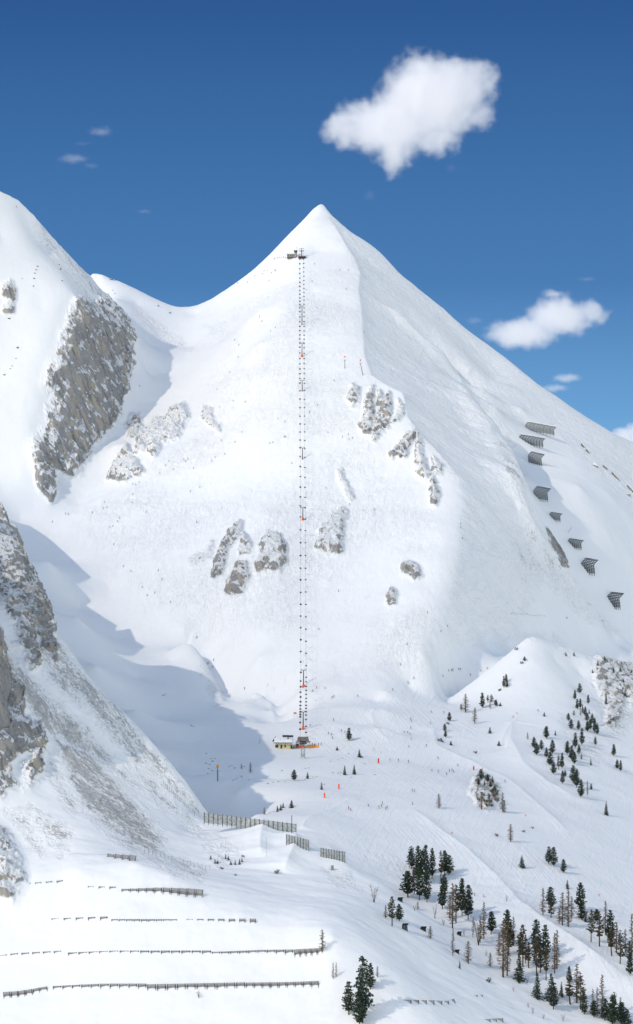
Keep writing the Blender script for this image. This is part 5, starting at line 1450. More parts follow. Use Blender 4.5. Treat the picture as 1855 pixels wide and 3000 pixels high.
# clusters: name, group, [(kind, u base, v base, v top, width px)]
P_, S_, D_, L_, B_, H_ = "pine", "spruce", "dry", "larch", "broad", "bush"
def shelf(*a):
    return [(k, 1400 + x / 3.323, 1850 + yb / 3.323, 1850 + yt / 3.323, max(6, w / 2.6)) for (k, x, yt, yb, w) in a]
def low(*a):
    return [(k, 1400 + x / 3.323, 2350 + yb / 3.323, 2350 + yt / 3.323, w / 2.6) for (k, x, yt, yb, w) in a]
CL = [
 ("in the tight pine group beside the ski run", [(P_, 1205, 2545, 2479, 24), (P_, 1225, 2583, 2477, 26), (P_, 1247, 2590, 2475, 26), (P_, 1266, 2575, 2484, 18), (P_, 1251, 2643, 2545, 24), (P_, 1229, 2636, 2535, 26), (D_, 1214, 2620, 2540, 20), (P_, 1195, 2628, 2550, 40), (P_, 1238, 2560, 2490, 24)], 1),
 ("in the pine pair behind the group on the run", [(D_, 1291, 2582, 2492, 20), (P_, 1303, 2562, 2490, 22), (P_, 1316, 2562, 2504, 26), (P_, 1303, 2620, 2560, 20), (P_, 1296, 2664, 2572, 26)], 2),
 ("in the mixed clump below the pine group", [(D_, 1336, 2702, 2590, 30), (P_, 1354, 2682, 2571, 26), (P_, 1372, 2694, 2592, 30), (L_, 1326, 2720, 2585, 34), (L_, 1318, 2690, 2620, 26), (L_, 1327, 2800, 2717, 16)], 3),
 ("on the bank left of the mixed clump", [(D_, 1149, 2714, 2624, 28), (P_, 1170, 2697, 2648, 24), (B_, 1096, 2643, 2590, 36), (L_, 1130, 2690, 2650, 18), (L_, 1261, 2750, 2712, 20), (B_, 1274, 2690, 2648, 18), (L_, 1224, 2665, 2640, 12)], 4),
 ("on the slope between the clumps in the lower right", [(L_, 1372, 2822, 2756, 36), (S_, 1347, 2838, 2814, 8), (B_, 1402, 2768, 2672, 50), (L_, 1418, 2752, 2640, 26), (P_, 1439, 2736, 2668, 26), (L_, 1407, 2760, 2680, 22), (L_, 1436, 2832, 2790, 20), (H_, 1432, 2876, 2862, 12), (B_, 1385, 2745, 2690, 22)], 5),
 ("in the left stand of tall trees at the lower right", [(P_, 1487, 2770, 2665, 34), (D_, 1490, 2800, 2690, 30), (L_, 1474, 2862, 2695, 44), (L_, 1486, 2858, 2750, 30), (L_, 1504, 2772, 2684, 24), (L_, 1462, 2800, 2730, 26)], 6),
 ("in the middle stand of tall trees at the lower right", [(D_, 1532, 2832, 2706, 36), (D_, 1549, 2836, 2760, 26), (D_, 1525, 2800, 2730, 24), (S_, 1520, 2874, 2790, 34), (L_, 1540, 2822, 2740, 20)], 7),
 ("in the twin stand of tall trees above the run edge", [(P_, 1571, 2800, 2693, 32), (D_, 1572, 2858, 2745, 30), (P_, 1597, 2812, 2708, 28), (D_, 1600, 2872, 2770, 26), (L_, 1625, 2852, 2730, 26), (L_, 1632, 2838, 2722, 28), (D_, 1584, 2850, 2780, 24)], 8),
 ("in the dark row along the bottom right edge", [(S_, 1574, 2923, 2850, 30), (S_, 1614, 2930, 2850, 40), (P_, 1622, 2956, 2878, 30), (S_, 1645, 2920, 2876, 14), (P_, 1668, 2880, 2831, 16), (D_, 1671, 2940, 2862, 34), (L_, 1690, 2938, 2820, 36), (D_, 1701, 2955, 2850, 28), (P_, 1712, 2972, 2905, 22)], 9),
 ("in the last clump at the bottom right corner", [(L_, 1764, 2984, 2852, 30), (L_, 1750, 2974, 2890, 20), (L_, 1737, 2972, 2895, 18), (P_, 1740, 2980, 2930, 22), (P_, 1772, 2990, 2925, 28), (P_, 1795, 3004, 2915, 34), (P_, 1822, 3004, 2935, 34), (D_, 1800, 2990, 2905, 26), (L_, 1818, 2990, 2920, 20), (P_, 1835, 3010, 2955, 26)], 10),
 ("in the mixed row above the bright run edge", [(L_, 1591, 2681, 2600, 24), (D_, 1614, 2688, 2640, 30), (P_, 1613, 2660, 2598, 28), (L_, 1648, 2712, 2612, 30), (L_, 1665, 2716, 2604, 32), (L_, 1638, 2706, 2660, 22), (L_, 1675, 2690, 2625, 20), (P_, 1700, 2665, 2585, 30), (P_, 1706, 2695, 2645, 32), (S_, 1716, 2700, 2677, 10), (S_, 1663, 2603, 2577, 12)], 11),
 ("in the brown stand at the right edge of the photo", [(D_, 1732, 2760, 2663, 26), (P_, 1748, 2700, 2663, 24), (D_, 1755, 2772, 2670, 30), (L_, 1774, 2740, 2638, 26), (P_, 1789, 2760, 2665, 28), (D_, 1793, 2800, 2710, 30), (D_, 1817, 2825, 2725, 28), (L_, 1806, 2790, 2700, 26), (D_, 1843, 2830, 2755, 26), (P_, 1846, 2858, 2790, 22), (L_, 1851, 2800, 2674, 26), (L_, 1832, 2790, 2720, 22)], 12),
 ("standing apart on the open slope right of the run", [(S_, 1529, 2542, 2504, 19), (P_, 1608, 2532, 2480, 20), (P_, 1622, 2538, 2481, 20), (P_, 1651, 2557, 2517, 17), (L_, 1496, 2466, 2413, 24), (S_, 1776, 2388, 2346, 13), (H_, 1455, 2450, 2440, 12), (H_, 1559, 2426, 2420, 12), (H_, 1534, 2438, 2430, 10)], 13),
 ("on and around the snowy rock hump in the run", [(P_, 1409.5, 2280, 2252, 16), (P_, 1429, 2290, 2268, 12), (S_, 1443, 2292, 2272, 8), (L_, 1411, 2371, 2320, 28), (L_, 1473, 2379, 2320, 20), (L_, 1477, 2381, 2342, 18), (L_, 1286, 2368, 2325, 30), (H_, 1448, 2335, 2322, 16), (H_, 1435, 2350, 2338, 18), (H_, 1440, 2362, 2352, 16), (H_, 1422, 2350, 2338, 16), (S_, 1450, 2312, 2298, 10), (H_, 1455, 2322, 2310, 16), (L_, 1450, 2345, 2315, 18), (H_, 1428, 2362, 2350, 14), (S_, 1420, 2300, 2284, 8), (P_, 1402, 2300, 2280, 10), (P_, 1437, 2306, 2288, 10), (D_, 1444, 2330, 2308, 12), (H_, 1415, 2330, 2318, 16), (H_, 1440, 2320, 2309, 14), (H_, 1402, 2345, 2334, 14), (D_, 1432, 2345, 2322, 12), (H_, 1457, 2345, 2334, 14)], 14),
 ("on the little spur above the flat run", [(P_, 1413, 2074, 2029, 15), (L_, 1364, 2087, 2032, 30), (D_, 1351, 2083, 2062, 14), (L_, 1391, 2120, 2072, 20), (D_, 1430, 2058, 2036, 12), (D_, 1440, 2058, 2034, 12), (L_, 1436, 2076, 2050, 10), (P_, 1453, 2068, 2050, 12), (S_, 1466, 2068, 2058, 8), (P_, 1317, 2112, 2086, 12), (P_, 1303, 2142, 2120, 11), (P_, 1305, 2160, 2140, 10), (H_, 1313, 2122, 2114, 8), (H_, 1289, 2172, 2160, 8), (S_, 1321, 2183, 2170, 10), (H_, 1297, 2174, 2167, 6)], 15),
 ("dotted over the smooth bright knoll", [(P_, 1476, 2014, 1980, 9), (P_, 1483, 2000, 1974, 9), (P_, 1485, 2014, 1992, 8), (H_, 1464, 2024, 2016, 6), (P_, 1537, 1936, 1923, 9), (H_, 1529, 1944, 1936, 6), (H_, 1512, 1904, 1894, 7), (S_, 1436, 2148, 2130, 12), (S_, 1462, 2184, 2170, 12), (H_, 1393, 2207, 2198, 6), (S_, 1658, 1921, 1910, 7), (S_, 1682, 1921, 1910, 7), (S_, 1595, 2098, 2086, 8)], 16),
 ("in the upper half of the wooded shoulder", shelf((P_, 992, 505, 600, 34), (P_, 945, 570, 665, 24), (P_, 1075, 615, 705, 22), (P_, 968, 655, 755, 28), (P_, 998, 650, 750, 24), (S_, 1020, 700, 790, 20), (P_, 1045, 730, 820, 24), (P_, 1062, 790, 870, 34), (P_, 883, 795, 865, 30), (P_, 908, 855, 950, 36), (D_, 937, 768, 822, 22), (P_, 980, 865, 955, 30), (P_, 1113, 800, 900, 30), (P_, 1095, 850, 955, 32), (P_, 1066, 870, 975, 34), (P_, 1137, 840, 990, 32), (P_, 1163, 895, 1005, 30), (S_, 1085, 760, 800, 16), (L_, 1000, 745, 820, 20)), 17),
 ("in the lower half of the wooded shoulder", shelf((P_, 1015, 940, 1110, 36), (P_, 668, 920, 1045, 46), (S_, 755, 960, 1010, 16), (P_, 948, 985, 1135, 42), (P_, 548, 1025, 1130, 40), (P_, 572, 1085, 1200, 46), (P_, 618, 1055, 1150, 34), (P_, 725, 1055, 1190, 46), (P_, 872, 1065, 1200, 40), (P_, 668, 1130, 1230, 30), (P_, 705, 1170, 1300, 52), (P_, 738, 1270, 1388, 42), (P_, 915, 1110, 1260, 46), (P_, 940, 1170, 1290, 36), (P_, 985, 1100, 1200, 28), (P_, 820, 1180, 1330, 34), (D_, 785, 1200, 1345, 34), (P_, 825, 1355, 1482, 34), (P_, 850, 1350, 1412, 22), (P_, 930, 1300, 1470, 52), (P_, 962, 1340, 1520, 52), (P_, 1003, 1440, 1615, 46), (S_, 1100, 1230, 1300, 16), (L_, 1067, 1450, 1600, 26), (P_, 1103, 1480, 1540, 18), (L_, 485, 980, 1050, 24), (P_, 1145, 1025, 1105, 24), (S_, 1008, 1180, 1240, 14)), 18),
 ("scattered low between the stands at lower right", [(B_, 1215, 2668, 2648, 14), (B_, 1300, 2712, 2688, 16), (B_, 1388, 2716, 2694, 16), (B_, 1452, 2716, 2690, 16), (B_, 1424, 2802, 2782, 14), (B_, 1545, 2880, 2858, 16), (B_, 1606, 2905, 2885, 16), (B_, 1505, 2905, 2888, 12), (B_, 1562, 2968, 2950, 16), (B_, 1592, 2985, 2968, 14), (B_, 1650, 2992, 2968, 18), (B_, 1548, 2952, 2936, 12), (B_, 1360, 2742, 2720, 14), (B_, 1484, 2640, 2622, 14), (B_, 1780, 2700, 2680, 14)], 24),
 ("beyond the wooded shoulder at the right edge", shelf((P_, 1325, 1095, 1215, 32), (P_, 1358, 1245, 1335, 30), (P_, 1390, 1252, 1360, 24), (S_, 1247, 600, 705, 20), (S_, 1170, 280, 330, 20), (S_, 1235, 240, 275, 20), (S_, 1320, 345, 400, 12), (S_, 1390, 335, 385, 12), (S_, 1418, 455, 492, 12), (S_, 1118, 368, 402, 14), (S_, 1495, 365, 400, 14), (H_, 1430, 590, 620, 40), (H_, 1460, 610, 640, 34), (H_, 1310, 830, 870, 40), (H_, 1280, 860, 900, 26)), 19),
 ("on the flat around the lift base", [(P_, 1023, 2170, 2132, 16), (P_, 862, 2287, 2255, 16), (S_, 901, 2281, 2262, 11), (S_, 942, 2313, 2292, 10), (S_, 813, 2378, 2360, 10), (S_, 823, 2374, 2356, 10), (S_, 830, 2367, 2351, 8), (S_, 855, 2366, 2344, 17), (L_, 775, 2386, 2365, 12), (L_, 734, 2263, 2232, 11), (L_, 708, 2252, 2236, 8), (S_, 1010, 2270, 2242, 11), (S_, 1038, 2269, 2240, 12), (S_, 1053, 2218, 2196, 12), (S_, 988, 2198, 2186, 9), (H_, 1058, 2220, 2212, 14)], 20),
 ("at the bottom of the photo below the long barrier rows", [(P_, 1062, 2996, 2800, 42), (P_, 1085, 2898, 2820, 26), (P_, 1054, 3010, 2900, 36), (P_, 1022, 2972, 2874, 34), (L_, 944, 2788, 2722, 26), (L_, 976, 2868, 2818, 9), (L_, 985, 2862, 2818, 9), (B_, 583, 2922, 2900, 22), (L_, 1106, 2862, 2830, 12)], 21),
 ("on the drifts between the scree and the snow hollow", [(S_, 618, 2517, 2505, 7), (S_, 630, 2530, 2516, 7), (S_, 637, 2530, 2514, 9), (S_, 661, 2517, 2502, 7), (S_, 669, 2521, 2507, 8), (S_, 676, 2534, 2522, 9), (S_, 689, 2534, 2518, 6), (S_, 702, 2532, 2516, 8), (H_, 712, 2510, 2503, 12), (H_, 651, 2546, 2538, 12), (H_, 812, 2560, 2546, 14), (H_, 690, 2566, 2558, 10), (S_, 709, 2525, 2512, 7)], 22),
]
RARE = {}
_dg = bpy.context.evaluated_depsgraph_get()
for nm, lst, g in CL:
    lst = sorted(lst, key=lambda a: a[1])
    tot = {}
    for a in lst:
        tot[a[0]] = tot.get(a[0], 0) + 1
    c = {}
    for i, (kd, u, vb, vt, w) in enumerate(lst):
        p = at(u, vb, 0.25, 950)
        if g in (14, 19):                       # these stand on the rocks: take the rock surface itself
            rx_, rz_ = ray(u, vb)
            d_ = Vector((rx_, 1.0, rz_)).normalized()
            ok_, l_, n_, i_, ob_, m_ = SC.ray_cast(_dg, d_ * 1000.0, d_)
            if ok_ and ob_.name.split(".")[0] in ("rock_outcrop", "ski_run", "hill", "mountain_peak") and abs(l_.y - p.y) < 60:
                p = Vector(l_) - Vector((0, 0, 0.3))
        k_ = mpp(p)
        H = max(1.5, (vb - vt) * k_) + 0.25
        if kd == "bush":
            H = (vb - vt) * k_ * 1.15; p.z -= 0.1
        c[kd] = c.get(kd, 0) + 1
        if tot[kd] == 1:
            lab = "the only %s %s" % (LOOK[kd] if kd != "broad" else "bare many stemmed tree", nm.replace("in the tight", "in the"))
        elif c[kd] == tot[kd]:
            lab = "rightmost %s %s" % (LOOK[kd], nm)
        elif c[kd] == 1:
            lab = "leftmost %s %s" % (LOOK[kd] if kd != "broad" else "bare tree", nm)
        else:
            lab = "%s %s from left %s" % (ORD[c[kd] - 1], LOOK[kd] if kd != "broad" else "bare tree", nm)
        for a_, b_ in (("at the lower right", "at lower right"), ("from left ", ""), ("the bottom of the photo", "photo bottom"), ("on the slope between", "between"), ("dark green pine", "dark pine"), ("long ", "")):
            if len(lab.split()) > 16:
                lab = lab.replace(a_, b_)
        plant(kd, p, H, w * k_, i * 7 + g, lab, "trees " + nm if kd != "bush" else "bushes " + nm)
# boulders and bush scraps poking out of the snow
def boulder(p, r, seed, label, group):
    rng = random.Random(seed)
    m = MB()
    m.ball((0, 0, 0), r, 9, 6, 0, (1.2, 0.9, 0.7), 0.22, rng)
    o = m.build("boulder", M_rock)
    o.location = p; o.rotation_euler = (0, 0, rng.uniform(0, 6))
    tag(o, label, "boulder", group)
    m2 = MB(); m2.ball((0, 0, r * 0.42), r * 0.95, 8, 5, 0, (1.0, 0.8, 0.35), 0.1, rng)
    m2.build("snow_cap", M_snowcap, o, True)
BO = [("in the shaded bowl below the hut", [(605, 2208, 4), (618, 2222, 4), (623, 2230, 8), (630, 2222, 5), (604, 2236, 6), (615, 2240, 4), (612, 2252, 5), (608, 2266, 4), (622, 2258, 4), (672, 2246, 4), (680, 2243, 4), (687, 2250, 6), (717, 2246, 5), (683, 2286, 5), (690, 2283, 5), (697, 2280, 5), (707, 2274, 7), (710, 2280, 5), (730, 2285, 3)]),
      ("on the flat below the base station", [(827, 2257, 3), (905, 2250, 4), (895, 2252, 3), (968, 2231, 6), (990, 2226, 4), (1003, 2222, 5), (976, 2264, 4), (990, 2265, 4), (1000, 2264, 4), (1030, 2277, 5), (1022, 2209, 5), (785, 2296, 4), (800, 2292, 4), (815, 2290, 4), (835, 2290, 3), (893, 2285, 4), (917, 2277, 4), (928, 2275, 4), (950, 2298, 5), (1098, 2270, 4), (1066, 2237, 5), (1072, 2240, 4), (793, 2380, 4), (802, 2378, 4)]),
      ("on the left mountain face", [(52, 1018, 8), (47, 1050, 4), (36, 1072, 4), (30, 1080, 4), (13, 1098, 6), (100, 815, 6), (102, 800, 5), (98, 838, 5), (65, 816, 3), (176, 788, 8), (182, 822, 5), (27, 933, 7), (172, 775, 5), (110, 780, 6), (106, 790, 5)]),
      ("on the saddle ridge", [(326, 816, 8), (336, 815, 6), (464, 896, 7), (498, 917, 7), (331, 850, 3), (337, 860, 3), (373, 920, 3), (480, 962, 3), (535, 1010, 3)]),
      ("in the deep shadow of the bowl", [(478, 2037, 6), (484, 2034, 5), (560, 2126, 6), (566, 2128, 4)])]
for nm, lst in BO:
    lst = sorted(lst)
    for i, (u, v, s) in enumerate(lst):
        p = at(u, v, 0.0, 950 if v > 1500 else 1500)
        boulder(p, max(0.5, s * mpp(p) * 0.5), i + 3, "%s small dark boulder from the left %s" % (ORD[i], nm), "boulders " + nm)
# ------------------------------------------------------------ skiers
def skin_body(pose):
    """one continuous body grown over a skeleton; returns a mesh about 1.75 m tall, feet at 0"""
    J = {
      "stand": dict(pel=(0, 0, .95), ch=(0, .02, 1.28), nk=(0, .02, 1.48), hd=(0, .0, 1.60), tp=(0, 0, 1.74), sL=(-.19, .02, 1.42), sR=(.19, .02, 1.42), eL=(-.27, -.10, 1.17), eR=(.27, -.10, 1.17), hL=(-.24, -.34, 1.08), hR=(.24, -.34, 1.08),
                    kL=(-.13, -.06, .50), kR=(.13, -.06, .50), aL=(-.14, .02, .10), aR=(.14, .02, .10), fL=(-.14, -.18, .05), fR=(.14, -.18, .05)),
      "turn": dict(pel=(.05, .12, .80), ch=(-.02, -.06, 1.08), nk=(-.03, -.16, 1.26), hd=(-.03, -.22, 1.37), tp=(-.03, -.24, 1.51), sL=(-.21, -.10, 1.20), sR=(.18, -.08, 1.22), eL=(-.40, -.24, 1.02), eR=(.38, -.22, 1.04), hL=(-.42, -.48, .98), hR=(.42, -.46, 1.00),
                   kL=(-.10, -.16, .46), kR=(.18, -.14, .46), aL=(-.08, .06, .10), aR=(.22, .06, .10), fL=(-.08, -.16, .05), fR=(.22, -.16, .05)),
      "sit": dict(pel=(0, .08, .10), ch=(0, .12, .44), nk=(0, .10, .64), hd=(0, .06, .76), tp=(0, .05, .90), sL=(-.19, .11, .58), sR=(.19, .11, .58), eL=(-.25, -.05, .36), eR=(.25, -.05, .36), hL=(-.12, -.25, .30), hR=(.12, -.25, .30),
                  kL=(-.12, -.38, .10), kR=(.12, -.38, .10), aL=(-.13, -.40, -.34), aR=(.13, -.40, -.34), fL=(-.13, -.56, -.40), fR=(.13, -.56, -.40))}[pose]
    R = dict(pel=.16, ch=.17, nk=.075, hd=.115, tp=.085, sL=.09, sR=.09, eL=.06, eR=.06, hL=.055, hR=.055, kL=.085, kR=.085, aL=.065, aR=.065, fL=.055, fR=.055)
    names = list(J); idx = {n: i for i, n in enumerate(names)}
    E = [("pel", "ch"), ("ch", "nk"), ("nk", "hd"), ("hd", "tp"), ("ch", "sL"), ("ch", "sR"), ("sL", "eL"), ("eL", "hL"), ("sR", "eR"), ("eR", "hR"), ("pel", "kL"), ("kL", "aL"), ("aL", "fL"), ("pel", "kR"), ("kR", "aR"), ("aR", "fR")]
    me = bpy.data.meshes.new("body_skeleton")
    me.from_pydata([J[n] for n in names], [(idx[a], idx[b]) for a, b in E], [])
    o = bpy.data.objects.new("body_skeleton", me); COL.objects.link(o)
    md = o.modifiers.new("skin", 'SKIN')
    if not me.skin_vertices:
        bm = bmesh.new(); bm.from_mesh(me); bm.verts.layers.skin.verify(); bm.to_mesh(me); bm.free()
    for n in names:
        sv = me.skin_vertices[0].data[idx[n]]
        sv.radius = (R[n], R[n]); sv.use_root = n == "pel"
    sb = o.modifiers.new("sub", 'SUBSURF'); sb.levels = 1; sb.render_levels = 1
    dg = bpy.context.evaluated_depsgraph_get()
    out = bpy.data.meshes.new_from_object(o.evaluated_get(dg))
    bpy.data.objects.remove(o); bpy.data.meshes.remove(me)
    return out, J
BODY = {k: skin_body(k) for k in ("stand", "turn", "sit")}
JC = {"black": (0.02, 0.02, 0.025), "navy": (0.03, 0.045, 0.12), "red": (0.55, 0.03, 0.03), "blue": (0.05, 0.12, 0.45), "grey": (0.16, 0.17, 0.18), "orange": (0.75, 0.22, 0.03), "yellow": (0.75, 0.5, 0.04), "green": (0.05, 0.18, 0.08), "purple": (0.14, 0.05, 0.20)}
MJ = {k: flat(k + "_jacket", c, 0.75, 0, 0.08) for k, c in JC.items()}
M_pants = flat("dark_trousers", (0.035, 0.035, 0.042), 0.8)
M_skin = flat("face_skin", (0.48, 0.30, 0.22), 0.6)
M_helm = flat("dark_helmet", (0.03, 0.03, 0.035), 0.4)
M_ski = flat("ski_top", (0.12, 0.05, 0.05), 0.4)
def dress(pose, col):
    base, J = BODY[pose]
    me = base.copy(); me.name = "skier_" + pose + "_" + col
    me.materials.clear()
    for m in (MJ[col], M_pants, M_skin, M_helm, M_dark):
        me.materials.append(m)
    nk, pel, hd = J["nk"][2], J["pel"], J["hd"]
    for f in me.polygons:
        c = f.center
        if c.z > nk + 0.02:
            f.material_index = 2 if (c.y < hd[1] - 0.05 and c.z < hd[2] + 0.05) else 3
        elif (pose != "sit" and c.z < pel[2] - 0.06) or (pose == "sit" and (c.z < 0.05 or c.y < -0.28 and c.z < 0.22)):
            f.material_index = 4 if (c.z < J["aL"][2] + 0.08) else 1
        else:
            f.material_index = 0
        f.use_smooth = True
    return me
BM_ = {}
SKI = MB().box((0, -0.12, 0.015), (0.09, 1.62, 0.03)).bar((0, -0.92, 0.015), (0, -1.06, 0.10), 0.09, 0.03).mesh("ski", M_ski)
POLE = MB().tube([(0, 0, 0), (0, 0.28, -1.02)], 0.012, 5).tube([(0, 0.25, -0.92), (0, 0.255, -0.94)], 0.05, 6).mesh("ski_pole", M_dark)
def person(pose, col, loc, rz, label, group, skis=True):
    if (pose, col) not in BM_:
        BM_[(pose, col)] = dress(pose, col)
    o = link(bpy.data.objects.new("person", BM_[(pose, col)]))
    o.location = loc; o.rotation_euler = (0, 0, rz)
    tag(o, label, "skier", group)
    J = BODY[pose][1]
    if skis:
        for s in ("L", "R"):
            k = link(bpy.data.objects.new("ski", SKI)); k.parent = o
            k.location = (J["a" + s][0], J["a" + s][1] - 0.05, J["a" + s][2] - 0.12)
            if pose != "sit":
                q = link(bpy.data.objects.new("ski_pole", POLE)); q.parent = o; q.location = J["h" + s]
    return o
SK = {
 "on the upper face left of the topmost pylon": [(774, 795), (784, 794), (770, 804), (746, 810), (788, 825), (725, 828), (696, 832), (804, 793), (808, 795), (795, 801)],
 "on the upper face right of the topmost pylon": [(922, 775), (914, 825), (996, 792), (1021, 793), (1014, 849), (928, 903), (896, 851)],
 "between the saddle and the second pylon": [(760, 930), (768, 943), (807, 961), (792, 971), (688, 998), (700, 1013), (698, 1048), (674, 1092), (636, 1143), (683, 1177), (718, 1179)],
 "around the two orange ball poles": [(1067, 976), (979, 1117), (930, 1189), (907, 1210)],
 "crossing left of the fourth pylon": [(815, 1228), (835, 1237), (709, 1268), (648, 1292), (689, 1297), (791, 1300), (799, 1298), (832, 1281), (837, 1282), (659, 1332), (630, 1342), (621, 1352), (855, 1358)],
 "right of the fourth pylon below the upper rocks": [(961, 1270), (1003, 1282), (1021, 1275), (1023, 1288), (1033, 1285)],
 "on the open face below the upper rocks": [(955, 1432), (1025, 1479), (1064, 1496), (1097, 1495)],
 "on the traverse right of the cone shaped rock": [(494, 1353), (486, 1366), (507, 1377), (539, 1348), (551, 1346), (544, 1354), (567, 1374), (469, 1388), (585, 1429), (558, 1442)],
 "below the cone shaped rock on the traverse": [(389, 1420), (398, 1422), (408, 1415), (389, 1450), (428, 1502), (388, 1474), (307, 1474), (314, 1487), (303, 1491), (271, 1503)],
 "at the narrow end of the traverse by the cliff foot": [(192, 1507), (201, 1508), (154, 1530)],
 "on the left moguls above the long shadow": [(351, 1519), (344, 1529), (322, 1547), (331, 1543), (333, 1597), (576, 1532), (362, 1661), (383, 1676), (464, 1673), (474, 1700), (417, 1722), (431, 1746), (453, 1739), (500, 1766), (577, 1869)],
 "alone in the shaded hollow under the cliff": [(409, 1133)],
 "near the small moraine crests": [(607, 1946), (611, 1945), (626, 1936), (624, 1955), (716, 2019)],
 "on the steep moguls right of the lift": [(934, 1845), (992, 1734), (1193, 1889), (1173, 1949)],
 "beside the sixth pylon": [(928, 2017), (917, 2026), (952, 2019), (974, 2045), (979, 2043), (1048, 2041)],
 "on the run-in right of the lowest pylon": [(977, 2112), (1001, 2143), (962, 2151), (971, 2154), (974, 2164), (1011, 2148), (909, 2127)],
 "on the ridge edge right of the boulder outcrop": [(1350, 1537), (1350, 1547), (1355, 1579)],
 "low on the ridge edge above the knoll": [(1253, 1797), (1312, 1837), (1292, 1852)],
 "by the dark bush on the far smooth slope": [(1661, 1813)],
 "in the line on the shelf left of the knoll": [(1315, 1967), (1323, 1967), (1327, 1965), (1345, 1963), (1350, 1963), (1408, 1967), (1427, 1960), (1298, 1983), (1379, 1980)],
 "entering the flat from the steep face": [(1213, 1989), (1196, 2003), (1151, 2023)],
 "on the middle of the flat run": [(1263, 2088), (1300, 2090), (1203, 2109), (1205, 2114), (1261, 2120), (1203, 2135), (1184, 2147), (1194, 2148), (1202, 2154), (1204, 2166), (1250, 2187), (1198, 2190)],
 "on the lower flat right of the station": [(1143, 2230), (1167, 2230), (1197, 2234), (1284, 2223)],
 "in the group above the rock hump": [(1342, 2245), (1266, 2260), (1284, 2263), (1309, 2270), (1317, 2261), (1324, 2258), (1329, 2263)],
 "right of the rock hump": [(1480, 2292), (1503, 2103), (1576, 2084)],
 "between flat and lower run": [(1208, 2319), (1213, 2320), (1208, 2357)],
 "in the scattered group above the lower run": [(1022, 2371), (1028, 2375), (1080, 2363), (1110, 2368), (1117, 2364), (1121, 2356), (1130, 2372), (1135, 2368)],
 "on the run right of the pine clumps": [(1391, 2626), (1416, 2628)],
 "on the summit ridge of the left mountain": [(48, 608)],
}
SPEC = {(1143, 2230): "blue", (1167, 2230): "red", (1324, 2258): "orange", (1416, 2628): "yellow", (1208, 2357): "red", (1028, 2375): "red", (1110, 2368): "red", (303, 1491): "red", (928, 2017): "red", (1317, 2261): "purple"}
rngp = random.Random(11)
for nm, lst in SK.items():
    lst = sorted(lst)
    for i, (u, v) in enumerate(lst):
        near = 950 if v > 2300 else (1240 if v > 1850 else 1500)
        p = hit(u, v, near)
        if p is None:
            continue
        col = SPEC.get((u, v)) or rngp.choice(["black", "black", "black", "navy", "navy", "grey", "purple", "green", "red"])
        pose = "turn" if rngp.random() < 0.6 else "stand"
        side = rngp.choice((-1, 1))
        rz = side * math.radians(90) + rngp.uniform(-0.25, 0.25)
        if len(lst) == 1:
            lab = "skier in %s jacket %s" % (col, nm)
        elif i == 0:
            lab = "leftmost skier, %s jacket, %s" % (col, nm)
        elif i == len(lst) - 1:
            lab = "rightmost skier, %s jacket, %s" % (col, nm)
        else:
            lab = "%s skier from left, %s jacket, %s" % (ORD[i], col, nm)
        person(pose, col, p, rz, lab, "skiers " + nm)
for i, (u, v) in enumerate([(803, 761), (806, 759), (812, 758), (818, 757), (824, 757), (831, 756), (836, 757), (847, 758), (856, 758)]):
    p = hit(u, v, 1500)
    if p is None: continue
    col = "red" if i in (4, 6) else "black"
    person("stand", col, p, rngp.uniform(0, 6), "%s person from the left in the crowd beside the summit hut, %s jacket" % (ORD[i], col), "people at the summit hut", i % 3 == 0)
for i, (u, v) in enumerate([(915, 2184), (923, 2184), (933, 2184), (941, 2183), (921, 2188), (880, 2188), (861, 2192)]):
    p = hit(u, v, 1240)
    col = ["black", "orange", "navy", "blue", "orange", "orange", "red"][i]
    wh = ["at the left end of the queue fence", "second along the queue fence", "near the right end of the queue", "last in the queue, apart at the right", "crouching before the queue fence", "behind the short orange fence", "at the right corner of the yellow hut"][i]
    person("stand", col, p, rngp.uniform(-1, 1), "person in %s jacket %s" % (col, wh), "people at the lift base")
for i, (p, v, nm, od) in enumerate(SEATS):
    nperson = 2 if (i * 7) % 5 < 3 else 1
    if 800 < v and (i % 4 == 3):
        nperson = 1
    for s in ((-0.29, 0.29) if nperson == 2 else (-0.29,)):
        col = rngp.choice(["black", "navy", "purple", "red", "black"])
        # chairs face uphill: the rider sits on the seat under the hanger
        q = Vector((p.x + s, p.y, p.z - 2.52))
        side = "left" if s < 0 else "right"
        person("sit", col, q, math.pi, "rider in %s, %s seat of the %s uphill chair below the %s" % (col, side, od, nm), "riders on the uphill chairs", v > 1550)
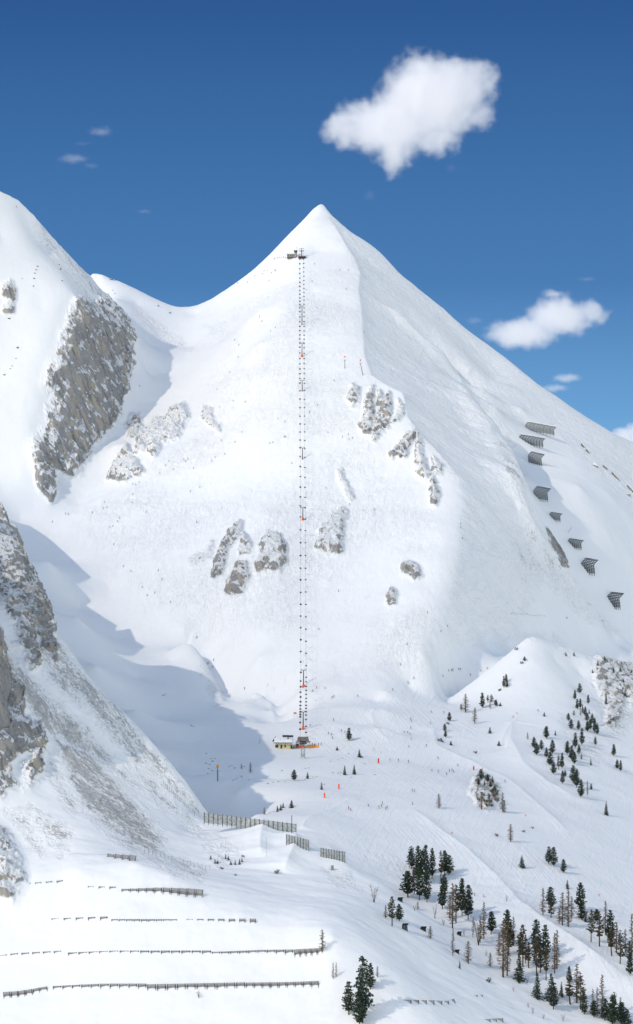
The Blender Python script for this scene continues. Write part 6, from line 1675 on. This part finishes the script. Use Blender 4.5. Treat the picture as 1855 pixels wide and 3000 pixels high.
# ------------------------------------------------------------ clouds: real volumes far behind the mountain
def cloud(label, blobs, D, dens, soft, nscale, thr=0.0, seed=0.0, depth=0.8):
    """blobs: (u, v, ru, rv, weight) in photograph pixels at distance D"""
    pts = []
    for (u, v, ru, rv, w) in blobs:
        c = Vector(P(u, v, D)); k = D / F
        pts.append((c, Vector((ru * k, max(ru, rv) * k * depth, rv * k)), w))
    lo = Vector([min(c[i] - r[i] * 1.25 for c, r, w in pts) for i in range(3)])
    hi = Vector([max(c[i] + r[i] * 1.25 for c, r, w in pts) for i in range(3)])
    ctr = (lo + hi) / 2
    k = NT("cloud_vapour")
    k.t.nodes.remove(k.b)
    tc = k.n("ShaderNodeTexCoord").outputs["Object"]
    size = (hi - lo).x
    nz = k.n("ShaderNodeTexNoise", {"Vector": k.n("ShaderNodeVectorMath", {0: tc, 1: (seed, seed * 2, seed)}, operation='ADD').outputs[0], "Scale": nscale / size, "Detail": 6.0, "Roughness": 0.62})
    warp = k.n("ShaderNodeVectorMath", {0: nz.outputs[1], 1: (0.5, 0.5, 0.5)}, operation='SUBTRACT')
    warp2 = k.n("ShaderNodeVectorMath", {0: warp.outputs[0], "Scale": size * 0.17}, operation='SCALE')
    q = k.n("ShaderNodeVectorMath", {0: tc, 1: warp2.outputs[0]}, operation='ADD').outputs[0]
    field = None
    for c, r, w in pts:
        a = k.n("ShaderNodeVectorMath", {0: q, 1: tuple(c - ctr)}, operation='SUBTRACT').outputs[0]
        b = k.n("ShaderNodeVectorMath", {0: a, 1: tuple(r)}, operation='DIVIDE').outputs[0]
        l = k.n("ShaderNodeVectorMath", {0: b}, operation='LENGTH').outputs[1]
        f = k.math('MULTIPLY', k.math('SUBTRACT', 1.0, l), w)
        field = f if field is None else k.n("ShaderNodeMath", {0: field, 1: f, 2: 0.30}, operation='SMOOTH_MAX').outputs[0]
    fn = k.noise(tc, nscale * 2.4 / size, 5, 0.65)
    field = k.math('ADD', field, k.math('MULTIPLY', k.math('SUBTRACT', fn, 0.5), 0.85))
    dn = k.math('MULTIPLY', k.rng(field, thr, thr + soft), dens)
    v = k.n("ShaderNodeVolumePrincipled", {"Color": (0.99, 0.99, 1.0, 1), "Density": dn, "Anisotropy": 0.15})
    k.t.links.new(v.outputs[0], k.out.inputs["Volume"])
    m = MB().box((0, 0, 0), tuple(hi - lo))
    o = m.build("cloud", k.m)
    o.location = ctr
    try:
        k.m.cycles.volume_step_rate = 0.6
    except Exception:
        pass
    tag(o, label, "cloud")
    return o
cloud("large bright white puffy cloud above the peak, the biggest in the sky",
      [(1130, 370, 185, 112, 1.15), (1270, 285, 205, 150, 1.2), (1375, 250, 110, 95, 1.1), (1160, 450, 85, 85, 0.9), (1230, 190, 90, 60, 0.8), (1405, 330, 70, 70, 0.7), (1010, 378, 92, 60, 1.05), (1280, 400, 110, 75, 0.8)], 4200, 0.05, 0.62, 7.0, 0.12, 3.0, 0.6)
cloud("smaller soft white cloud low over the right ridge",
      [(1530, 975, 125, 58, 1.1), (1640, 930, 120, 70, 1.15), (1735, 915, 70, 42, 1.0), (1620, 865, 60, 24, 0.6), (1450, 985, 60, 22, 0.6)], 4300, 0.04, 0.65, 6.0, 0.10, 21.0)
cloud("faint wisp of cloud just above the small one on the right", [(1720, 818, 38, 10, 0.6)], 4300, 0.012, 0.9, 4.0, 0.05, 5.0)
cloud("faint curl of cloud touching the right skyline", [(1390, 940, 34, 16, 0.7)], 4300, 0.012, 0.9, 4.0, 0.05, 9.0)
cloud("small flat cloud, upper one of the pair near the right skyline", [(1660, 1108, 55, 18, 1)], 4300, 0.028, 0.8, 4.0, 0.08, 11.0)
cloud("small flat cloud, lower one of the pair near the right skyline", [(1625, 1138, 52, 16, 0.9)], 4300, 0.024, 0.8, 4.0, 0.08, 13.0)
cloud("pale cloud bank rising behind the slope at the right edge", [(1830, 1290, 60, 45, 1), (1880, 1270, 60, 40, 1)], 4300, 0.05, 0.4, 4.0, 0.05, 15.0)
cloud("thin feathery wisp in the upper left sky, higher of the two", [(295, 385, 46, 20, 0.8), (240, 420, 44, 10, 0.35)], 4300, 0.013, 0.9, 5.0, 0.05, 17.0)
cloud("thin feathery wisp in the upper left sky, lower of the two", [(215, 465, 60, 20, 0.75), (265, 485, 35, 12, 0.6)], 4300, 0.012, 0.9, 5.0, 0.05, 19.0)
cloud("tiny faint streak of cloud left of the peak", [(422, 620, 30, 9, 0.7)], 4300, 0.012, 0.9, 4.0, 0.05, 23.0)
cloud("tiny faint puff between the big cloud and the summit", [(1083, 572, 26, 26, 0.6)], 4300, 0.008, 0.9, 4.0, 0.05, 25.0)
cloud("tiny faint puff below the right end of the big cloud", [(1322, 492, 26, 18, 0.6)], 4300, 0.008, 0.9, 4.0, 0.05, 27.0)
pass
